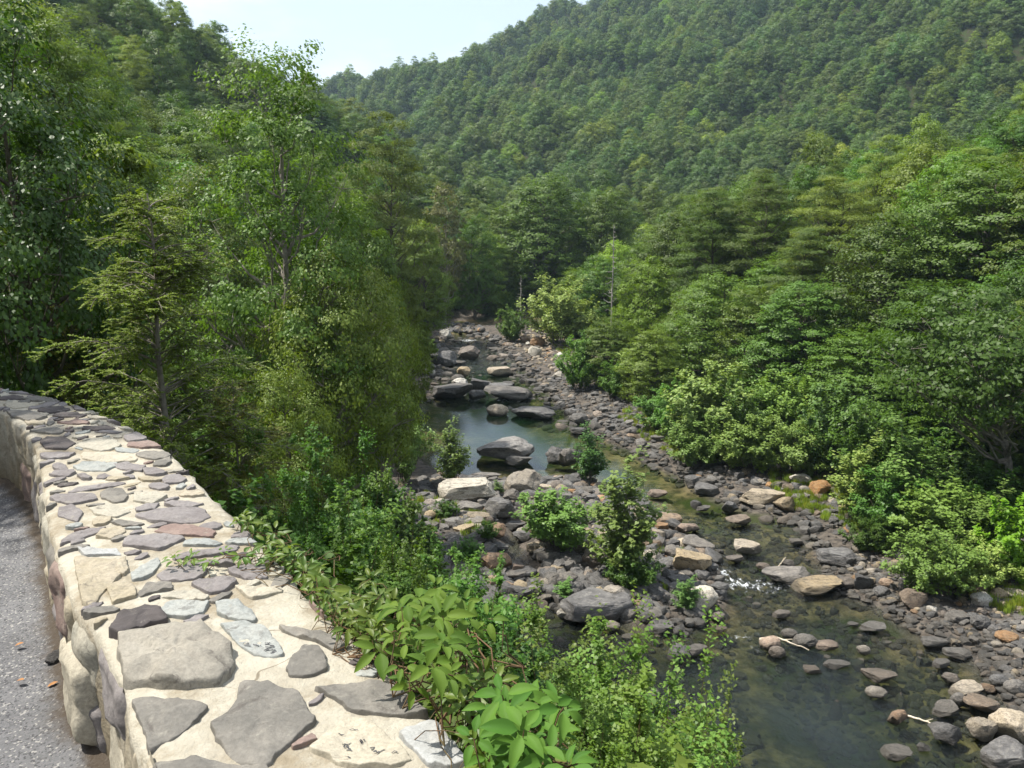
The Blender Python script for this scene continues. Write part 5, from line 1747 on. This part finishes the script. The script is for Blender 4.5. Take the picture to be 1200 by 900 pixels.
# grass on the far shore and among the cobbles
gq = Quads(); r2 = np.random.default_rng(90)
for i in range(70):
    a = r2.uniform(0, 6.28); d = np.array([math.cos(a), math.sin(a), 0]); p = d * r2.uniform(0, .16); h = r2.uniform(.12, .34)
    T_ = d * r2.uniform(.1, .6) + np.array([0, 0, 1.0])
    gq.leaves([p + T_ * h / 2], np.array([d]), np.array([T_]), h, .02, .0)
gm = gq.build('grass'); gm.materials.append(M_GRASS); gp = loose('grass', gm)
pts = []
for poly, n, sd in (([(720, 490), (760, 480), (800, 500), (850, 540), (800, 545), (760, 520)], 260, 5), ([(640, 400), (690, 420), (760, 470), (720, 470), (660, 425)], 200, 6), ([(900, 560), (1010, 580), (1040, 640), (980, 620), (910, 590)], 260, 7),
                    ([(1120, 690), (1200, 700), (1260, 720), (1200, 740), (1140, 715)], 130, 8), ([(500, 590), (580, 620), (560, 650), (480, 620)], 60, 9), ([(700, 640), (800, 650), (780, 700), (700, 700)], 60, 10)):
    for x, y in zone_points(poly, n, sd):
        pts.append((x, y, gz(x, y) + .02))
pts = np.array(pts); n = len(pts)
s = rg.uniform(.6, 1.3, n)
scatter('grass', [gp], pts, np.zeros(n, int), np.stack([s, s, s], 1), np.stack([np.zeros(n), np.zeros(n), rg.uniform(0, 6.28, n)], 1), 'tufts of grass between the shore stones')
# ------------------------------------------------------------------ creepers on the edge of the wall
def leaflet(q, p, d, up, L, W, curl, rng):
    d = d / np.linalg.norm(d); s = np.cross(d, up); s /= np.linalg.norm(s) + 1e-9; n = np.cross(s, d)
    k = np.linspace(0, 1, 8); prof = np.sin(np.pi * k ** .85) ** .8 * (1 - .25 * k); prof[0] = .04; prof[-1] = .01
    V = []
    for t, w in zip(k, prof):
        c = p + d * L * t + n * (.10 * L * math.sin(t * math.pi * .7) - curl * L * t * t)
        jag = 1 + .07 * rng.normal()
        e = s * W / 2 * w * jag; lift = n * W * .20 * w
        V += [c + e + lift, c + e * .5 + lift * .38, c, c - e * .5 + lift * .38, c - e + lift]
    Q = [(5 * i + j, 5 * i + j + 1, 5 * i + j + 6, 5 * i + j + 5) for i in range(7) for j in range(4)]
    q.add(V, Q)


def creeper(name, label, anchors, seed, sizes, z=(.04, .2), leaflets=5, stem_r=.0018, mat=None, stems=True):
    rng = np.random.default_rng(seed)
    fq, sq = Quads(), Quads()
    prev = None
    for px, py in anchors:
        h = rng.uniform(*z)
        c = on_plane(px, py, WT + h)
        L = rng.uniform(*sizes)
        face = np.array([rng.normal() * .35, -.35 + rng.normal() * .3, 1.0]); face /= np.linalg.norm(face)
        a0 = rng.uniform(0, 6.28)
        u = np.cross(face, [0, 1, .2]); u /= np.linalg.norm(u); v = np.cross(face, u)
        for j in range(leaflets):
            a = a0 + (j - (leaflets - 1) / 2) * (5.2 / leaflets) + rng.normal() * .12
            d = u * math.cos(a) + v * math.sin(a) + face * rng.uniform(-.25, .12)
            sz = L * (1 - .10 * abs(j - (leaflets - 1) / 2)) * rng.uniform(.85, 1.1)
            leaflet(fq, c + d * .012, d, face, sz, sz * rng.uniform(.40, .52), rng.uniform(.05, .32), rng)
        root = c + np.array([rng.normal() * .05 + .03, rng.normal() * .05, -h * .7 - .02])
        sq.tube(limb_curve(root, c, rng, .08, 5), [stem_r, stem_r, stem_r * .9, stem_r * .8, stem_r * .6], 5)
        if prev is not None and np.linalg.norm(prev - root) < .5: sq.tube(limb_curve(prev, root, rng, .05, 6), [stem_r * 1.2] * 6, 5)
        prev = root
    r = empty(name, tuple(on_plane(*anchors[0], WT)))
    o = np.array(r.location)
    for part, q_, m in (('stem', sq, TWIG), ('foliage', fq, mat or M_CREEP)):
        me = q_.build(part, True); ob = add_obj(part, me, m, r); ob.location = tuple(-o)
    return tag(r, label, 'creeper')


rng = np.random.default_rng(5)


def around(pts, n, sp):
    out = list(pts)
    for _ in range(n):
        a = pts[rng.integers(len(pts))]; out.append((a[0] + rng.normal() * sp, a[1] + rng.normal() * sp))
    return out


M_CREEP2 = leaf_mat('small_creeper_leaves', (.034, .08, .014), (.07, .115, .024), None, rough=.45, spec=.4, vary=.15)
creeper('creeper_vine', 'large leaved creeper lolling onto the wall top, farther clump', around([(445, 760), (462, 742), (482, 735), (500, 715), (520, 755), (472, 778), (506, 778), (530, 738), (490, 757), (548, 722), (470, 712), (512, 705), (540, 765), (525, 790)], 16, 15), 1, (.045, .074))
creeper('creeper_vine', 'large leaved creeper at the bottom of the picture, nearer clump', around([(x + 4, y + 6) for x, y in [(590, 828), (610, 850), (640, 880), (565, 845), (600, 878), (645, 855), (575, 815), (620, 825), (660, 895), (570, 880)]], 16, 16), 2, (.045, .074))
creeper('creeper_vine', 'small leaved creeper with red stems beside the pinkish stone', around([(400, 722), (415, 712), (430, 705), (425, 728), (440, 722), (450, 700), (408, 735), (440, 745)], 34, 12), 3, (.025, .05), (.01, .11), 5, .0012, M_CREEP2)
creeper('creeper_vine', 'small leaved creeper with red stems between the two large leaved clumps', around([(540, 812), (560, 830), (545, 822), (565, 800), (570, 855), (580, 840), (575, 885), (528, 800)], 40, 9), 4, (.028, .055), (.01, .10), 5, .0012, M_CREEP2)
creeper('creeper_vine', 'thin strand of creeper lying across the top of the wall', around([(205, 655), (225, 653), (245, 656), (265, 653), (285, 651), (305, 652), (325, 653), (345, 655), (362, 660)], 14, 5), 5, (.022, .042), (.01, .05), 5, .0012, M_CREEP2)
creeper('creeper_vine', 'creeper running along the outer edge of the wall', around([(284, 606), (298, 622), (318, 640), (338, 650), (356, 668), (372, 685), (388, 700)], 20, 7), 6, (.03, .06), (.0, .10), 5, .0012, M_CREEP2)

# ------------------------------------------------------------------ small things on the path
p = on_plane(67, 777, .02)
put_rock('path_stone', ROCKS['angular'][2], 'D', (p[0], p[1], .03), (.075, .055, .07), .4, 'small black stone on the gravel path beside the wall', cat='stone')
DRY = rough_mat('dry_leaf', (.42, .20, .07), (.3, .15, .06), 20, .8, .2, 60)
for i, (px, py, lab) in enumerate(((28, 798, 'curled orange dead leaf on the gravel path'), (25, 757, 'pale dead leaf on the gravel path farther along'), (64, 805, 'tan dead leaf on the gravel path close to the wall'))):
    q = Quads(); c = on_plane(px, py, .025)
    leaflet(q, c - np.array([.025, 0, 0]), np.array([1, .4 * i - .3, 0.05]), np.array([0, 0, 1.0]), .034, .022, -.2, np.random.default_rng(i))
    tag(add_obj('dead_leaf', q.build('dead_leaf', True), DRY), lab, 'leaf')
